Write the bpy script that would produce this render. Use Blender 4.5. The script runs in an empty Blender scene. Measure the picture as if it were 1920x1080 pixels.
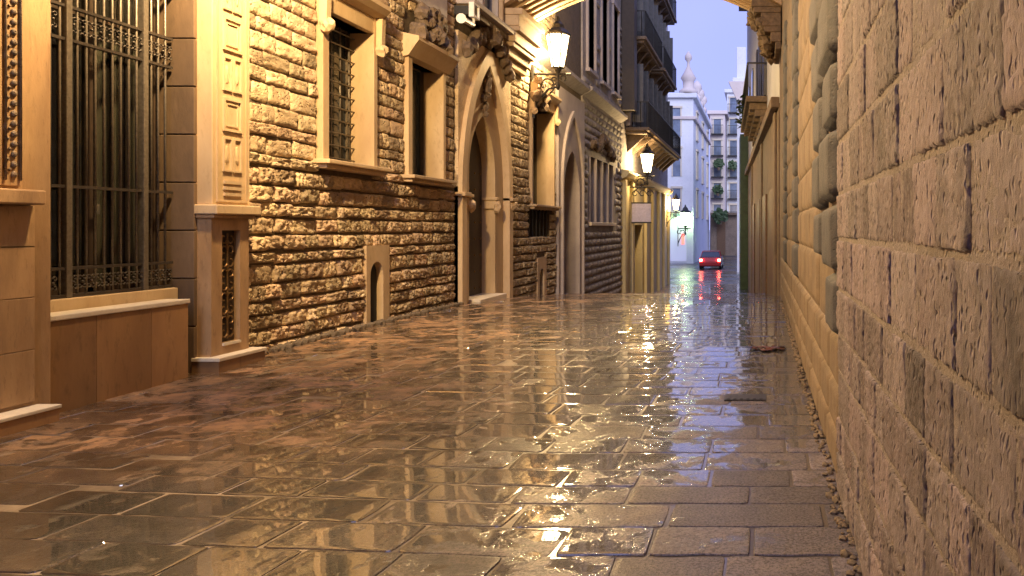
import bpy, bmesh, math, random
from mathutils import Vector, Matrix, noise
random.seed(7)
R = math.radians
S = bpy.context.scene
COL = S.collection

# ------------------------------------------------------------------ camera
cam_d = bpy.data.cameras.new("camera")
cam = bpy.data.objects.new("camera", cam_d)
COL.objects.link(cam)
cam.location = (0, 0, 1.4)
cam.rotation_euler = (R(90), 0, 0)
cam_d.sensor_width = 36.0
cam_d.lens = 28.125
cam_d.shift_x = -0.2422
cam_d.shift_y = -0.0583
cam_d.clip_start = 0.05
cam_d.clip_end = 3000
S.camera = cam

# ------------------------------------------------------------------ world, sun, exposure
W = bpy.data.worlds.new("World")
S.world = W
W.use_nodes = True
nt = W.node_tree
bg = nt.nodes["Background"]
sky = nt.nodes.new("ShaderNodeTexSky")
sky.sky_type = 'NISHITA'
sky.sun_disc = False
sky.sun_elevation = R(4)
sky.sun_rotation = R(200)
sky.ozone_density = 4.0
sky.air_density = 1.0
sky.dust_density = 0.3
tint = nt.nodes.new("ShaderNodeMix")
tint.data_type = 'RGBA'
tint.inputs[0].default_value = 0.8
tint.inputs[7].default_value = (4.3, 4.75, 10.6, 1)      # violet blue of the dusk air
nt.links.new(sky.outputs[0], tint.inputs[6])
cl = nt.nodes.new("ShaderNodeTexNoise"); cl.inputs["Scale"].default_value = 2.2; cl.inputs["Detail"].default_value = 4
tc = nt.nodes.new("ShaderNodeTexCoord"); nt.links.new(tc.outputs["Generated"], cl.inputs["Vector"])
mr = nt.nodes.new("ShaderNodeMapRange"); mr.inputs[1].default_value = 0.35; mr.inputs[2].default_value = 0.7; mr.inputs[4].default_value = 0.22
nt.links.new(cl.outputs["Fac"], mr.inputs[0])
cm = nt.nodes.new("ShaderNodeMix"); cm.data_type = 'RGBA'; cm.inputs[7].default_value = (6.0, 6.1, 10.4, 1)      # thin veil of evening cloud
nt.links.new(mr.outputs[0], cm.inputs[0]); nt.links.new(tint.outputs[2], cm.inputs[6])
nt.links.new(cm.outputs[2], bg.inputs[0])
bg.inputs[1].default_value = 0.10
sun_d = bpy.data.lights.new("sun", 'SUN')
sun_d.energy = 2.0
sun_d.angle = R(40)
sun_d.color = (0.86, 0.86, 1.0)
sun = bpy.data.objects.new("sun", sun_d)
COL.objects.link(sun)
sun.location = (0, -30, 40)
sun.rotation_euler = (R(62), 0, R(20))
S.view_settings.view_transform = 'Standard'
S.view_settings.look = 'None'
S.view_settings.exposure = 0.45
S.view_settings.gamma = 1.0
S.view_settings.use_curve_mapping = False
try:
    S.cycles.use_denoising = True
    S.cycles.denoising_prefilter = 'NONE'
    S.cycles.sample_clamp_indirect = 3.0
    S.cycles.max_bounces = 8
    S.cycles.caustics_reflective = False
    S.cycles.caustics_refractive = False
except Exception:
    pass

# ------------------------------------------------------------------ materials
class NT:
    def __init__(s, name):
        s.m = bpy.data.materials.new(name)
        s.m.use_nodes = True
        s.t = s.m.node_tree
        s.b = s.t.nodes["Principled BSDF"]
        s.out = s.t.nodes["Material Output"]
    def n(s, typ, **kw):
        x = s.t.nodes.new(typ)
        for k, v in kw.items():
            setattr(x, k, v)
        return x
    def l(s, a, b):
        s.t.links.new(a, b)
    def noise(s, vec, scale, detail=6, rough=0.6, dist=0.0):
        x = s.n("ShaderNodeTexNoise")
        x.inputs["Scale"].default_value = scale
        x.inputs["Detail"].default_value = detail
        x.inputs["Roughness"].default_value = rough
        x.inputs["Distortion"].default_value = dist
        s.l(vec, x.inputs["Vector"])
        return x.outputs["Fac"]
    def vor(s, vec, scale, feature='F1', rnd=1.0):
        x = s.n("ShaderNodeTexVoronoi", feature=feature)
        x.inputs["Scale"].default_value = scale
        x.inputs["Randomness"].default_value = rnd
        s.l(vec, x.inputs["Vector"])
        return x.outputs["Distance"]
    def rng(s, v, a, b, c=0.0, d=1.0):
        x = s.n("ShaderNodeMapRange")
        x.inputs[1].default_value = a; x.inputs[2].default_value = b
        x.inputs[3].default_value = c; x.inputs[4].default_value = d
        s.l(v, x.inputs[0])
        return x.outputs[0]
    def mix(s, f, a, b, mode='MIX'):
        x = s.n("ShaderNodeMix", data_type='RGBA', blend_type=mode)
        for v, i in ((f, 0), (a, 6), (b, 7)):
            if isinstance(v, (int, float)): x.inputs[i].default_value = v
            elif isinstance(v, tuple): x.inputs[i].default_value = (*v, 1)
            else: s.l(v, x.inputs[i])
        return x.outputs[2]
    def math(s, op, a, b=0.0):
        x = s.n("ShaderNodeMath", operation=op)
        for v, i in ((a, 0), (b, 1)):
            if isinstance(v, (int, float)): x.inputs[i].default_value = v
            else: s.l(v, x.inputs[i])
        return x.outputs[0]
    def pos(s, scale=(1, 1, 1), rnd=0.0):
        g = s.n("ShaderNodeNewGeometry")
        v = g.outputs["Position"]
        if rnd:
            oi = s.n("ShaderNodeObjectInfo")
            m = s.n("ShaderNodeVectorMath", operation='MULTIPLY')
            c = s.n("ShaderNodeCombineXYZ")
            for i in range(3):
                s.l(oi.outputs["Random"], c.inputs[i])
            m.inputs[1].default_value = (rnd, rnd * 1.7, rnd * 2.3)
            s.l(c.outputs[0], m.inputs[0])
            a = s.n("ShaderNodeVectorMath", operation='ADD')
            s.l(v, a.inputs[0]); s.l(m.outputs[0], a.inputs[1])
            v = a.outputs[0]
        m = s.n("ShaderNodeVectorMath", operation='MULTIPLY')
        m.inputs[1].default_value = scale
        s.l(v, m.inputs[0])
        return m.outputs[0]
    def rand(s):
        return s.n("ShaderNodeObjectInfo").outputs["Random"]
    def bump(s, h, strength, dist, normal=None):
        x = s.n("ShaderNodeBump")
        x.inputs["Strength"].default_value = strength
        x.inputs["Distance"].default_value = dist
        s.l(h, x.inputs["Height"])
        if normal is not None: s.l(normal, x.inputs["Normal"])
        return x.outputs[0]

def stone(name, c1, c2, dark, scale=6.0, bump=0.012, pits=0.5, rough=0.8, rnd=30.0, var=0.25, stretch=(1, 1, 1), stain=0.5, tint2=None, holes=0.0):
    k = NT(name)
    p = k.pos(stretch, rnd)
    n1 = k.noise(p, scale, 8, 0.65)
    n2 = k.noise(p, scale * 0.23, 4, 0.6, 0.6)
    n3 = k.noise(p, scale * 7, 5, 0.7)
    col = k.mix(k.rng(n1, 0.3, 0.7), c1, c2)
    if tint2:
        oi = k.rand()
        col = k.mix(k.math('MULTIPLY', k.math('FRACT', k.math('MULTIPLY', oi, 7.31)), 0.75), col, tint2)
    col = k.mix(k.rng(n2, 0.48, 0.72, 0, stain), col, dark)
    col = k.mix(k.rng(n3, 0.55, 0.75, 0, 0.55), col, dark)
    hole = None
    if holes:
        hv = k.vor(p, scale * 2.6)
        hole = k.math('MULTIPLY', k.rng(hv, 0.12, 0.26, 1, 0), k.rng(k.noise(p, scale * 0.5, 3), 0.48, 0.62))
        col = k.mix(k.math('MULTIPLY', hole, holes), col, tuple(c * 0.35 for c in dark))
    hsv = k.n("ShaderNodeHueSaturation")
    k.l(k.rng(k.rand(), 0, 1, 1 - var, 1 + var), hsv.inputs["Value"])
    k.l(col, hsv.inputs["Color"])
    k.l(hsv.outputs[0], k.b.inputs["Base Color"])
    k.b.inputs["Roughness"].default_value = rough
    v = k.vor(p, scale * 3.2)
    h = k.math('ADD', k.math('MULTIPLY', n1, 1.0), k.math('MULTIPLY', n3, 0.35))
    h = k.math('ADD', h, k.math('MULTIPLY', k.rng(v, 0.0, 0.35), pits))
    if holes: h = k.math('SUBTRACT', h, k.math('MULTIPLY', hole, 1.2))
    nrm = k.bump(h, 0.9, bump)
    k.l(nrm, k.b.inputs["Normal"])
    return k.m

M = {}
M['house_stone'] = stone("house_stone", (0.48, 0.38, 0.24), (0.63, 0.52, 0.35), (0.18, 0.125, 0.075), 8, 0.018, 0.6, tint2=(0.50, 0.34, 0.24), holes=0.8, var=0.38)
M['house_joint'] = stone("house_joint", (0.09, 0.068, 0.045), (0.16, 0.12, 0.08), (0.04, 0.03, 0.02), 12, 0.01)
M['smooth_stone'] = stone("smooth_stone", (0.50, 0.36, 0.21), (0.60, 0.46, 0.29), (0.30, 0.20, 0.11), 3, 0.005, 0.2, 0.7, 20, 0.08, (1, 1, 0.4), 0.6)
M['palace_stone'] = stone("palace_stone", (0.31, 0.185, 0.09), (0.44, 0.285, 0.15), (0.12, 0.07, 0.04), 4.5, 0.006, 0.4, 0.7, 20, 0.13, (1, 1, 0.3), 0.8)
M['parapet_stone'] = stone("parapet_stone", (0.22, 0.115, 0.05), (0.36, 0.205, 0.09), (0.065, 0.04, 0.02), 2.2, 0.004, 0.2, 0.5, 20, 0.15, (1, 1, 0.35), 0.8)
M['reveal_shade_stone'] = stone('reveal_shade_stone', (0.10, 0.065, 0.04), (0.16, 0.105, 0.065), (0.07, 0.045, 0.03), 4, 0.005, 0.3, 0.7, 20, 0.15, (1, 1, 0.4), 0.7)  # darker stone for the window reveal, its shade put into the colour
M['pale_cap'] = stone("pale_cap", (0.62, 0.55, 0.44), (0.72, 0.64, 0.50), (0.40, 0.33, 0.24), 5, 0.003, 0.2, 0.6, 9, 0.05, stain=0.3)
M['right_stone'] = stone("right_stone", (0.150, 0.132, 0.146), (0.28, 0.245, 0.272), (0.045, 0.039, 0.042), 16, 0.010, 1.0, 0.8, 40, 0.34, (1, 1, 0.40), 0.55, tint2=(0.27, 0.215, 0.25), holes=0.6)
M['right_joint'] = stone("right_joint", (0.22, 0.19, 0.19), (0.33, 0.29, 0.29), (0.11, 0.09, 0.085), 14, 0.01, 0.8, 0.85, 0, 0.0)
M['boss_stone'] = stone("boss_stone", (0.052, 0.055, 0.072), (0.098, 0.096, 0.112), (0.03, 0.03, 0.037), 12, 0.008, 0.3, 0.7, 40, 0.12)
M['ochre_stone'] = stone("ochre_stone", (0.15, 0.11, 0.082), (0.24, 0.18, 0.13), (0.06, 0.044, 0.035), 6, 0.008, 0.3, 0.7, 20, 0.10)
M['grey_stone'] = stone("grey_stone", (0.24, 0.22, 0.22), (0.36, 0.33, 0.33), (0.10, 0.09, 0.095), 7, 0.012, 0.6, 0.8, 30, 0.2)
M['lilac_stone'] = stone("lilac_stone", (0.34, 0.30, 0.30), (0.42, 0.37, 0.36), (0.22, 0.19, 0.19), 3, 0.004, 0.2, 0.7, 20, 0.06)
M['bridge_stone'] = stone("bridge_stone", (0.40, 0.28, 0.17), (0.50, 0.37, 0.23), (0.20, 0.13, 0.08), 4, 0.006, 0.4, 0.75, 20, 0.1)
M['carved_stone'] = stone("carved_stone", (0.11, 0.078, 0.055), (0.23, 0.165, 0.11), (0.04, 0.03, 0.022), 14, 0.012, 0.8, 0.8, 20, 0.12)
M['yellow_plaster'] = stone("yellow_plaster", (0.60, 0.50, 0.26), (0.66, 0.57, 0.33), (0.42, 0.33, 0.17), 2, 0.003, 0.2, 0.75, 10, 0.05)
M['white_plaster'] = stone("white_plaster", (0.66, 0.68, 0.72), (0.76, 0.78, 0.80), (0.45, 0.48, 0.52), 0.8, 0.01, 0.2, 0.8, 10, 0.05)
M['rose_plaster'] = stone("rose_plaster", (0.62, 0.54, 0.50), (0.70, 0.62, 0.58), (0.45, 0.38, 0.36), 0.8, 0.01, 0.2, 0.8, 10, 0.05)
M['blue_plaster'] = stone("blue_plaster", (0.68, 0.70, 0.74), (0.76, 0.78, 0.81), (0.48, 0.51, 0.56), 0.8, 0.01, 0.2, 0.8, 10, 0.05)

def plain(name, col, rough=0.5, metal=0.0, emit=None, strength=0.0, nscale=0, nvar=0.3):
    k = NT(name)
    if nscale:
        f = k.noise(k.pos(), nscale, 5)
        k.l(k.mix(k.rng(f, 0.3, 0.7), tuple(c * (1 - nvar) for c in col), tuple(min(1, c * (1 + nvar)) for c in col)), k.b.inputs["Base Color"])
    else:
        k.b.inputs["Base Color"].default_value = (*col, 1)
    k.b.inputs["Roughness"].default_value = rough
    k.b.inputs["Metallic"].default_value = metal
    if emit:
        k.b.inputs["Emission Color"].default_value = (*emit, 1)
        k.b.inputs["Emission Strength"].default_value = strength
    return k.m
M['iron'] = plain("wrought_iron", (0.055, 0.045, 0.04), 0.45, 0.35, nscale=40)
M['grey_iron'] = plain("grey_iron", (0.15, 0.13, 0.11), 0.4, 0.4, nscale=40)
M['black_iron'] = plain("black_iron", (0.03, 0.03, 0.032), 0.5, 0.4, nscale=30)
M['dark_wood'] = plain("dark_wood", (0.035, 0.022, 0.015), 0.55, nscale=12)
M['wood'] = plain("oak_wood", (0.13, 0.07, 0.035), 0.55, nscale=12)
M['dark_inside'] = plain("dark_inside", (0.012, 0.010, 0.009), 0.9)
M['curtain'] = plain("curtain_cloth", (0.10, 0.092, 0.07), 0.9, nscale=6, nvar=0.15)
M['shutter'] = plain("shutter_paint", (0.075, 0.075, 0.085), 0.5, nscale=5)
M['green_paint'] = plain("green_paint", (0.035, 0.075, 0.03), 0.5, nscale=5)
M['white_paint'] = plain("white_paint", (0.78, 0.77, 0.74), 0.4, nscale=9, nvar=0.06)
M['lilac_sign'] = plain("sign_paint", (0.62, 0.58, 0.70), 0.5, nscale=14, nvar=0.12)
M['bronze'] = plain("bronze", (0.20, 0.12, 0.05), 0.4, 0.7, nscale=30)
M['far_glass'] = plain('far_window_glass', (0.16, 0.20, 0.27), 0.15, nscale=0.6, nvar=0.5)
M['leaf'] = plain("plant_leaf", (0.045, 0.085, 0.03), 0.6, nscale=9, nvar=0.5)
M['dead_leaf'] = plain("dead_leaf", (0.10, 0.036, 0.022), 0.5, nscale=30, nvar=0.5)
M['trunk'] = plain("plant_stem", (0.10, 0.07, 0.04), 0.8)
M['red_paint'] = plain("red_car_paint", (0.33, 0.03, 0.035), 0.25, nscale=3, nvar=0.05)
M['orange_paint'] = plain("dark_red_car_paint", (0.22, 0.03, 0.03), 0.25, nscale=3, nvar=0.05)
M['rubber'] = plain("tyre_rubber", (0.02, 0.02, 0.02), 0.8)
M['chrome'] = plain("rim_metal", (0.5, 0.5, 0.52), 0.3, 0.9)
M['tail'] = plain("tail_light", (0.5, 0.02, 0.02), 0.3, 0, (1.0, 0.10, 0.06), 45)
M['head'] = plain("head_light", (0.8, 0.7, 0.5), 0.3, 0, (1.0, 0.75, 0.4), 8)
M['shop_lit'] = plain("lit_shop_window", (0.6, 0.6, 0.7), 0.4, 0, (0.62, 0.66, 0.95), 0.22)
M['shop_red'] = plain("lit_red_sign", (0.6, 0.1, 0.1), 0.4, 0, (1.0, 0.16, 0.12), 2.0)
M['roof_tile'] = plain("roof_tile", (0.22, 0.23, 0.25), 0.7, nscale=3)

def glass_mat():
    k = NT("window_glass")
    t = k.n("ShaderNodeBsdfTransparent"); g = k.n("ShaderNodeBsdfGlossy"); mx = k.n("ShaderNodeMixShader")
    t.inputs[0].default_value = (0.82, 0.84, 0.82, 1)
    g.inputs["Roughness"].default_value = 0.04
    mx.inputs[0].default_value = 0.10
    k.l(t.outputs[0], mx.inputs[1]); k.l(g.outputs[0], mx.inputs[2])
    k.l(mx.outputs[0], k.out.inputs[0])
    return k.m
M['glass'] = glass_mat()
def dark_glass():
    k = NT("dark_window_glass")
    k.b.inputs["Base Color"].default_value = (0.03, 0.04, 0.055, 1)
    k.b.inputs["Roughness"].default_value = 0.12
    k.b.inputs["Specular IOR Level"].default_value = 0.8
    return k.m
M['dark_glass'] = dark_glass()
def lamp_glass(name, col, strength):
    k = NT(name)
    t = k.n("ShaderNodeBsdfTransparent"); e = k.n("ShaderNodeEmission"); mx = k.n("ShaderNodeMixShader")
    e.inputs[0].default_value = (*col, 1); e.inputs[1].default_value = strength
    mx.inputs[0].default_value = 0.55
    k.l(t.outputs[0], mx.inputs[1]); k.l(e.outputs[0], mx.inputs[2]); k.l(mx.outputs[0], k.out.inputs[0])
    return k.m
M['lamp_warm'] = lamp_glass("lamp_glass_warm", (1.0, 0.74, 0.38), 22)
M['lamp_green'] = lamp_glass("lamp_glass_cool", (0.62, 1.0, 0.42), 30)

def wet_stone():
    k = NT("wet_paving_stone")
    p = k.pos((1, 1, 1), 25.0)
    pw = k.pos((1, 1, 1), 0.0)
    n1 = k.noise(p, 9, 7, 0.65)
    n2 = k.noise(p, 70, 4, 0.75)
    n4 = k.noise(pw, 2.6, 5, 0.62, 0.8)
    big = k.noise(pw, 0.8, 4, 0.6, 0.4)
    n5 = k.noise(pw, 140, 3, 0.8)
    n6 = k.noise(p, 3.2, 5, 0.7, 1.2)
    col = k.mix(k.rng(n1, 0.34, 0.66), (0.026, 0.020, 0.017), (0.125, 0.100, 0.088))
    col = k.mix(k.math('MULTIPLY', k.rand(), 0.5), col, (0.085, 0.076, 0.084))
    col = k.mix(k.rng(n6, 0.50, 0.64, 0, 0.8), col, (0.20, 0.155, 0.115))
    col = k.mix(k.rng(n2, 0.44, 0.62, 0, 0.9), col, (0.010, 0.008, 0.007))
    col = k.mix(k.rng(n4, 0.50, 0.66, 0, 0.85), col, (0.016, 0.012, 0.008))
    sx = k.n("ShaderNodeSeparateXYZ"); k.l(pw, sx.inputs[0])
    lamplit_dry = k.math('MULTIPLY', k.rng(sx.outputs[0], -1.6, -3.6), k.rng(sx.outputs[1], 4.2, 5.6))
    lamplit_dry = k.math('MULTIPLY', lamplit_dry, k.rng(n4, 0.62, 0.42, 0.25, 1.0))
    col = k.mix(k.math('MULTIPLY', lamplit_dry, k.rng(n1, 0.35, 0.6, 0.35, 0.95)), col, (0.42, 0.245, 0.12))  # amber lamp light along the left wall painted into the drier paving
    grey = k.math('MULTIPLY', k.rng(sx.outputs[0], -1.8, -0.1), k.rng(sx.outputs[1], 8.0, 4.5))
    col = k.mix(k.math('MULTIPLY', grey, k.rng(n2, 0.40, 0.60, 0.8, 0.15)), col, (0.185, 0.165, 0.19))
    hsv = k.n("ShaderNodeHueSaturation")
    k.l(k.rng(k.rand(), 0, 1, 0.55, 1.4), hsv.inputs["Value"]); k.l(col, hsv.inputs["Color"])
    dry = k.math('MULTIPLY', k.rng(sx.outputs[0], -2.2, -0.2), k.rng(sx.outputs[1], 7.0, 4.2))
    w0 = k.math('ADD', k.math('MULTIPLY', big, 0.5), k.math('MULTIPLY', n4, 0.6))
    w0 = k.math('SUBTRACT', w0, k.math('MULTIPLY', dry, 0.27))
    w0 = k.math('SUBTRACT', w0, k.math('MULTIPLY', lamplit_dry, 0.17))
    w0 = k.math('ADD', w0, k.math('MULTIPLY', k.math('SUBTRACT', n1, 0.5), 0.25))
    w0 = k.math('ADD', w0, k.math('MULTIPLY', k.math('SUBTRACT', n5, 0.5), 0.06))
    w0 = k.math('ADD', w0, k.math('MULTIPLY', k.math('SUBTRACT', k.rand(), 0.5), 0.14))
    w0 = k.math('SUBTRACT', w0, k.math('MULTIPLY', k.rng(n6, 0.46, 0.66), 0.16))
    wet = k.rng(w0, 0.325, 0.395, 0.0, 1.0)
    k.l(k.mix(k.rng(wet, 0, 1, 0, 0.52), hsv.outputs[0], (0.006, 0.005, 0.004)), k.b.inputs["Base Color"])      # soaked stone is darker
    k.b.inputs["Specular IOR Level"].default_value = 0.25
    k.l(k.rng(wet, 0, 1, 0.55, 0.4), k.b.inputs["Roughness"])
    k.l(k.rng(wet, 0, 1, 0.22, 1.0), k.b.inputs["Coat Weight"])
    k.l(k.rng(wet, 0, 1, 0.26, 0.02), k.b.inputs["Coat Roughness"])
    k.b.inputs["Coat IOR"].default_value = 2.3
    h = k.math('ADD', k.math('ADD', n1, k.math('MULTIPLY', n2, 0.6)), k.math('MULTIPLY', n5, 0.25))
    k.l(k.bump(h, 1.0, 0.009), k.b.inputs["Normal"])
    rip = k.noise(k.pos((0.55, 1, 1), 0.0), 4.5, 2, 0.5)
    rip2 = k.noise(p, 22, 3, 0.6)
    hh = k.math('ADD', k.math('MULTIPLY', rip, 0.11), k.math('MULTIPLY', rip2, k.rng(wet, 0, 1, 0.24, 0.02)))
    hh = k.math('ADD', hh, k.math('MULTIPLY', n2, k.rng(wet, 0, 1, 0.14, 0.0)))
    k.l(k.bump(hh, 1.0, 0.0060), k.b.inputs["Coat Normal"])
    return k.m
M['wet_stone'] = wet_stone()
def wet_joint():
    k = NT("wet_joint_mortar")
    pw = k.pos()
    n1 = k.noise(pw, 30, 5, 0.7)
    big = k.noise(pw, 1.3, 3, 0.6)
    col = k.mix(k.rng(n1, 0.3, 0.7), (0.24, 0.19, 0.13), (0.42, 0.34, 0.24))
    sx = k.n("ShaderNodeSeparateXYZ"); k.l(pw, sx.inputs[0])
    dirt = k.math('ADD', k.rng(big, 0.42, 0.6), k.rng(sx.outputs[0], -2.2, -0.6, 0, 0.9))
    col = k.mix(k.math('MINIMUM', dirt, 0.93), col, (0.04, 0.033, 0.028))
    k.l(col, k.b.inputs["Base Color"])
    k.b.inputs["Roughness"].default_value = 0.35
    k.b.inputs["Coat Weight"].default_value = 0.8
    k.b.inputs["Coat Roughness"].default_value = 0.12
    k.l(k.bump(n1, 0.6, 0.004), k.b.inputs["Normal"])
    return k.m
M['wet_joint'] = wet_joint()
def asphalt():
    k = NT("wet_asphalt")
    pw = k.pos()
    n1 = k.noise(pw, 3, 6, 0.7)
    k.l(k.mix(n1, (0.035, 0.035, 0.037), (0.075, 0.073, 0.072)), k.b.inputs["Base Color"])
    k.l(k.rng(k.noise(pw, 0.4, 3), 0.4, 0.6, 0.12, 0.4), k.b.inputs["Roughness"])
    k.l(k.bump(k.noise(pw, 25, 4), 0.4, 0.01), k.b.inputs["Normal"])
    return k.m
M['asphalt'] = asphalt()

# ------------------------------------------------------------------ mesh helpers
class MB:
    def __init__(s):
        s.v = []; s.f = []
    def add(s, vs, fs):
        o = len(s.v)
        s.v += [tuple(p) for p in vs]
        s.f += [tuple(i + o for i in q) for q in fs]
        return s
    def box(s, x0, x1, y0, y1, z0, z1, bev=0.0):
        if bev <= 0:
            s.add([(x0, y0, z0), (x1, y0, z0), (x1, y1, z0), (x0, y1, z0), (x0, y0, z1), (x1, y0, z1), (x1, y1, z1), (x0, y1, z1)],
                  [(0, 3, 2, 1), (4, 5, 6, 7), (0, 1, 5, 4), (1, 2, 6, 5), (2, 3, 7, 6), (3, 0, 4, 7)])
        else:
            bm = bmesh.new()
            bmesh.ops.create_cube(bm, size=1)
            for v in bm.verts:
                v.co = Vector(((x0 + x1) / 2 + v.co.x * (x1 - x0), (y0 + y1) / 2 + v.co.y * (y1 - y0), (z0 + z1) / 2 + v.co.z * (z1 - z0)))
            bmesh.ops.bevel(bm, geom=bm.edges[:], offset=bev, segments=2, affect='EDGES', profile=0.6)
            bm.verts.index_update()
            s.add([v.co[:] for v in bm.verts], [[v.index for v in f.verts] for f in bm.faces])
            bm.free()
        return s
    def quad(s, a, b, c, d):
        return s.add([a, b, c, d], [(0, 1, 2, 3)])
    def tube(s, pts, r, n=8, cap=True):
        pts = [Vector(p) for p in pts]
        rs = r if isinstance(r, (list, tuple)) else [r] * len(pts)
        vs = []; fs = []
        up0 = None
        for i, p in enumerate(pts):
            t = (pts[min(i + 1, len(pts) - 1)] - pts[max(i - 1, 0)]).normalized()
            if up0 is None:
                up0 = Vector((0, 0, 1)) if abs(t.z) < 0.9 else Vector((1, 0, 0))
            a = t.cross(up0)
            if a.length < 1e-4:
                a = t.orthogonal()
            a.normalize(); b = t.cross(a); up0 = -b if False else up0
            for k in range(n):
                w = 2 * math.pi * k / n
                vs.append(p + (a * math.cos(w) + b * math.sin(w)) * rs[i])
        for i in range(len(pts) - 1):
            for k in range(n):
                k2 = (k + 1) % n
                fs.append((i * n + k, i * n + k2, (i + 1) * n + k2, (i + 1) * n + k))
        if cap:
            fs.append(tuple(range(n))[::-1]); fs.append(tuple((len(pts) - 1) * n + k for k in range(n)))
        return s.add(vs, fs)
    def lathe(s, prof, c, n=12):
        vs = []; fs = []
        for r, z in prof:
            for k in range(n):
                w = 2 * math.pi * k / n
                vs.append((c[0] + r * math.cos(w), c[1] + r * math.sin(w), c[2] + z))
        for i in range(len(prof) - 1):
            for k in range(n):
                k2 = (k + 1) % n
                fs.append((i * n + k, i * n + k2, (i + 1) * n + k2, (i + 1) * n + k))
        fs.append(tuple(range(n))[::-1]); fs.append(tuple((len(prof) - 1) * n + k for k in range(n)))
        return s.add(vs, fs)
    def prism_y(s, prof, y0, y1):       # prof: (x,z) polygon extruded along y
        n = len(prof)
        vs = [(x, y0, z) for x, z in prof] + [(x, y1, z) for x, z in prof]
        fs = [tuple(range(n)), tuple(range(2 * n - 1, n - 1, -1))]
        for i in range(n):
            j = (i + 1) % n
            fs.append((j, i, n + i, n + j))
        return s.add(vs, fs)
    def lump(s, c, r, seed=0, sub=2, sq=(1, 1, 1), amp=0.35, fr=2.5):
        bm = bmesh.new()
        bmesh.ops.create_icosphere(bm, subdivisions=sub, radius=1)
        for v in bm.verts:
            d = 1 + amp * noise.noise(v.co * fr + Vector((seed * 3.1, seed * 1.7, seed)))
            v.co = Vector((c[0] + v.co.x * r * d * sq[0], c[1] + v.co.y * r * d * sq[1], c[2] + v.co.z * r * d * sq[2]))
        bm.verts.index_update()
        s.add([v.co[:] for v in bm.verts], [[v.index for v in f.verts] for f in bm.faces])
        bm.free()
        return s
    def mesh(s, name, mat, smooth=False):
        me = bpy.data.meshes.new(name)
        me.from_pydata(s.v, [], s.f)
        me.materials.append(M[mat] if isinstance(mat, str) else mat)
        bm = bmesh.new(); bm.from_mesh(me)
        bmesh.ops.recalc_face_normals(bm, faces=bm.faces[:])
        bm.to_mesh(me); bm.free()
        if smooth:
            for p in me.polygons: p.use_smooth = True
        me.update()
        return me
    def build(s, name, mat, parent=None, smooth=False):
        return link(name, s.mesh(name, mat, smooth), parent)

def link(name, me, parent=None, loc=None, scale=None, rot=None):
    o = bpy.data.objects.new(name, me)
    COL.objects.link(o)
    if parent is not None: o.parent = parent
    if loc is not None: o.location = loc
    if scale is not None: o.scale = scale
    if rot is not None: o.rotation_euler = rot
    return o
def thing(name, label, cat, loc=(0, 0, 0), group=None, rz=0.0):
    o = bpy.data.objects.new(name, None)
    COL.objects.link(o)
    o.location = loc; o.rotation_euler = (0, 0, rz)
    o.empty_display_size = 0.1
    o["label"] = label; o["category"] = cat
    if group: o["group"] = group
    return o
def tag(o, label, cat, group=None):
    o["label"] = label; o["category"] = cat
    if group: o["group"] = group
    return o
def box(name, mat, parent, x0, x1, y0, y1, z0, z1, bev=0.0):
    return MB().box(x0, x1, y0, y1, z0, z1, bev).build(name, mat, parent)

def lerp_tab(t, x):
    if x <= t[0][0]: return t[0][1]
    for (a, b), (c, d) in zip(t, t[1:]):
        if x <= c:
            return b + (d - b) * (x - a) / (c - a)
    return t[-1][1]
GZ = [(-20, 0), (4, -0.03), (7.5, 0.01), (9, 0.045), (11, 0.05), (14.3, 0.025), (16, -0.04), (17.4, -0.115), (19.5, -0.26), (22, -0.42), (26, -0.73), (30.5, -1.08), (40, -1.85), (900, -1.85)]
def gz(y): return lerp_tab(GZ, y)

def sheet(x, y0, y1, z0, z1, holes):
    """quads in the plane x = const, leaving out the rectangular holes (ya,yb,za,zb)"""
    ys = sorted({y0, y1, *[min(max(v, y0), y1) for h in holes for v in h[:2]]})
    zs = sorted({z0, z1, *[min(max(v, z0), z1) for h in holes for v in h[2:]]})
    m = MB()
    for a, b in zip(ys, ys[1:]):
        for c, d in zip(zs, zs[1:]):
            yc, zc = (a + b) / 2, (c + d) / 2
            if any(h[0] < yc < h[1] and h[2] < zc < h[3] for h in holes): continue
            m.quad((x, a, c), (x, b, c), (x, b, d), (x, a, d))
    return m
def solid_wall(x0, x1, y0, y1, z0, z1, holes):
    """a wall as boxes between x0 and x1 leaving the holes open"""
    ys = sorted({y0, y1, *[min(max(v, y0), y1) for h in holes for v in h[:2]]})
    m = MB()
    for a, b in zip(ys, ys[1:]):
        yc = (a + b) / 2
        hs = sorted((h[2], h[3]) for h in holes if h[0] < yc < h[1])
        z = z0
        for c, d in hs + [(z1, z1)]:
            if c > z + 1e-4: m.box(x0, x1, a, b, z, min(c, z1))
            z = max(z, d)
    return m

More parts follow.
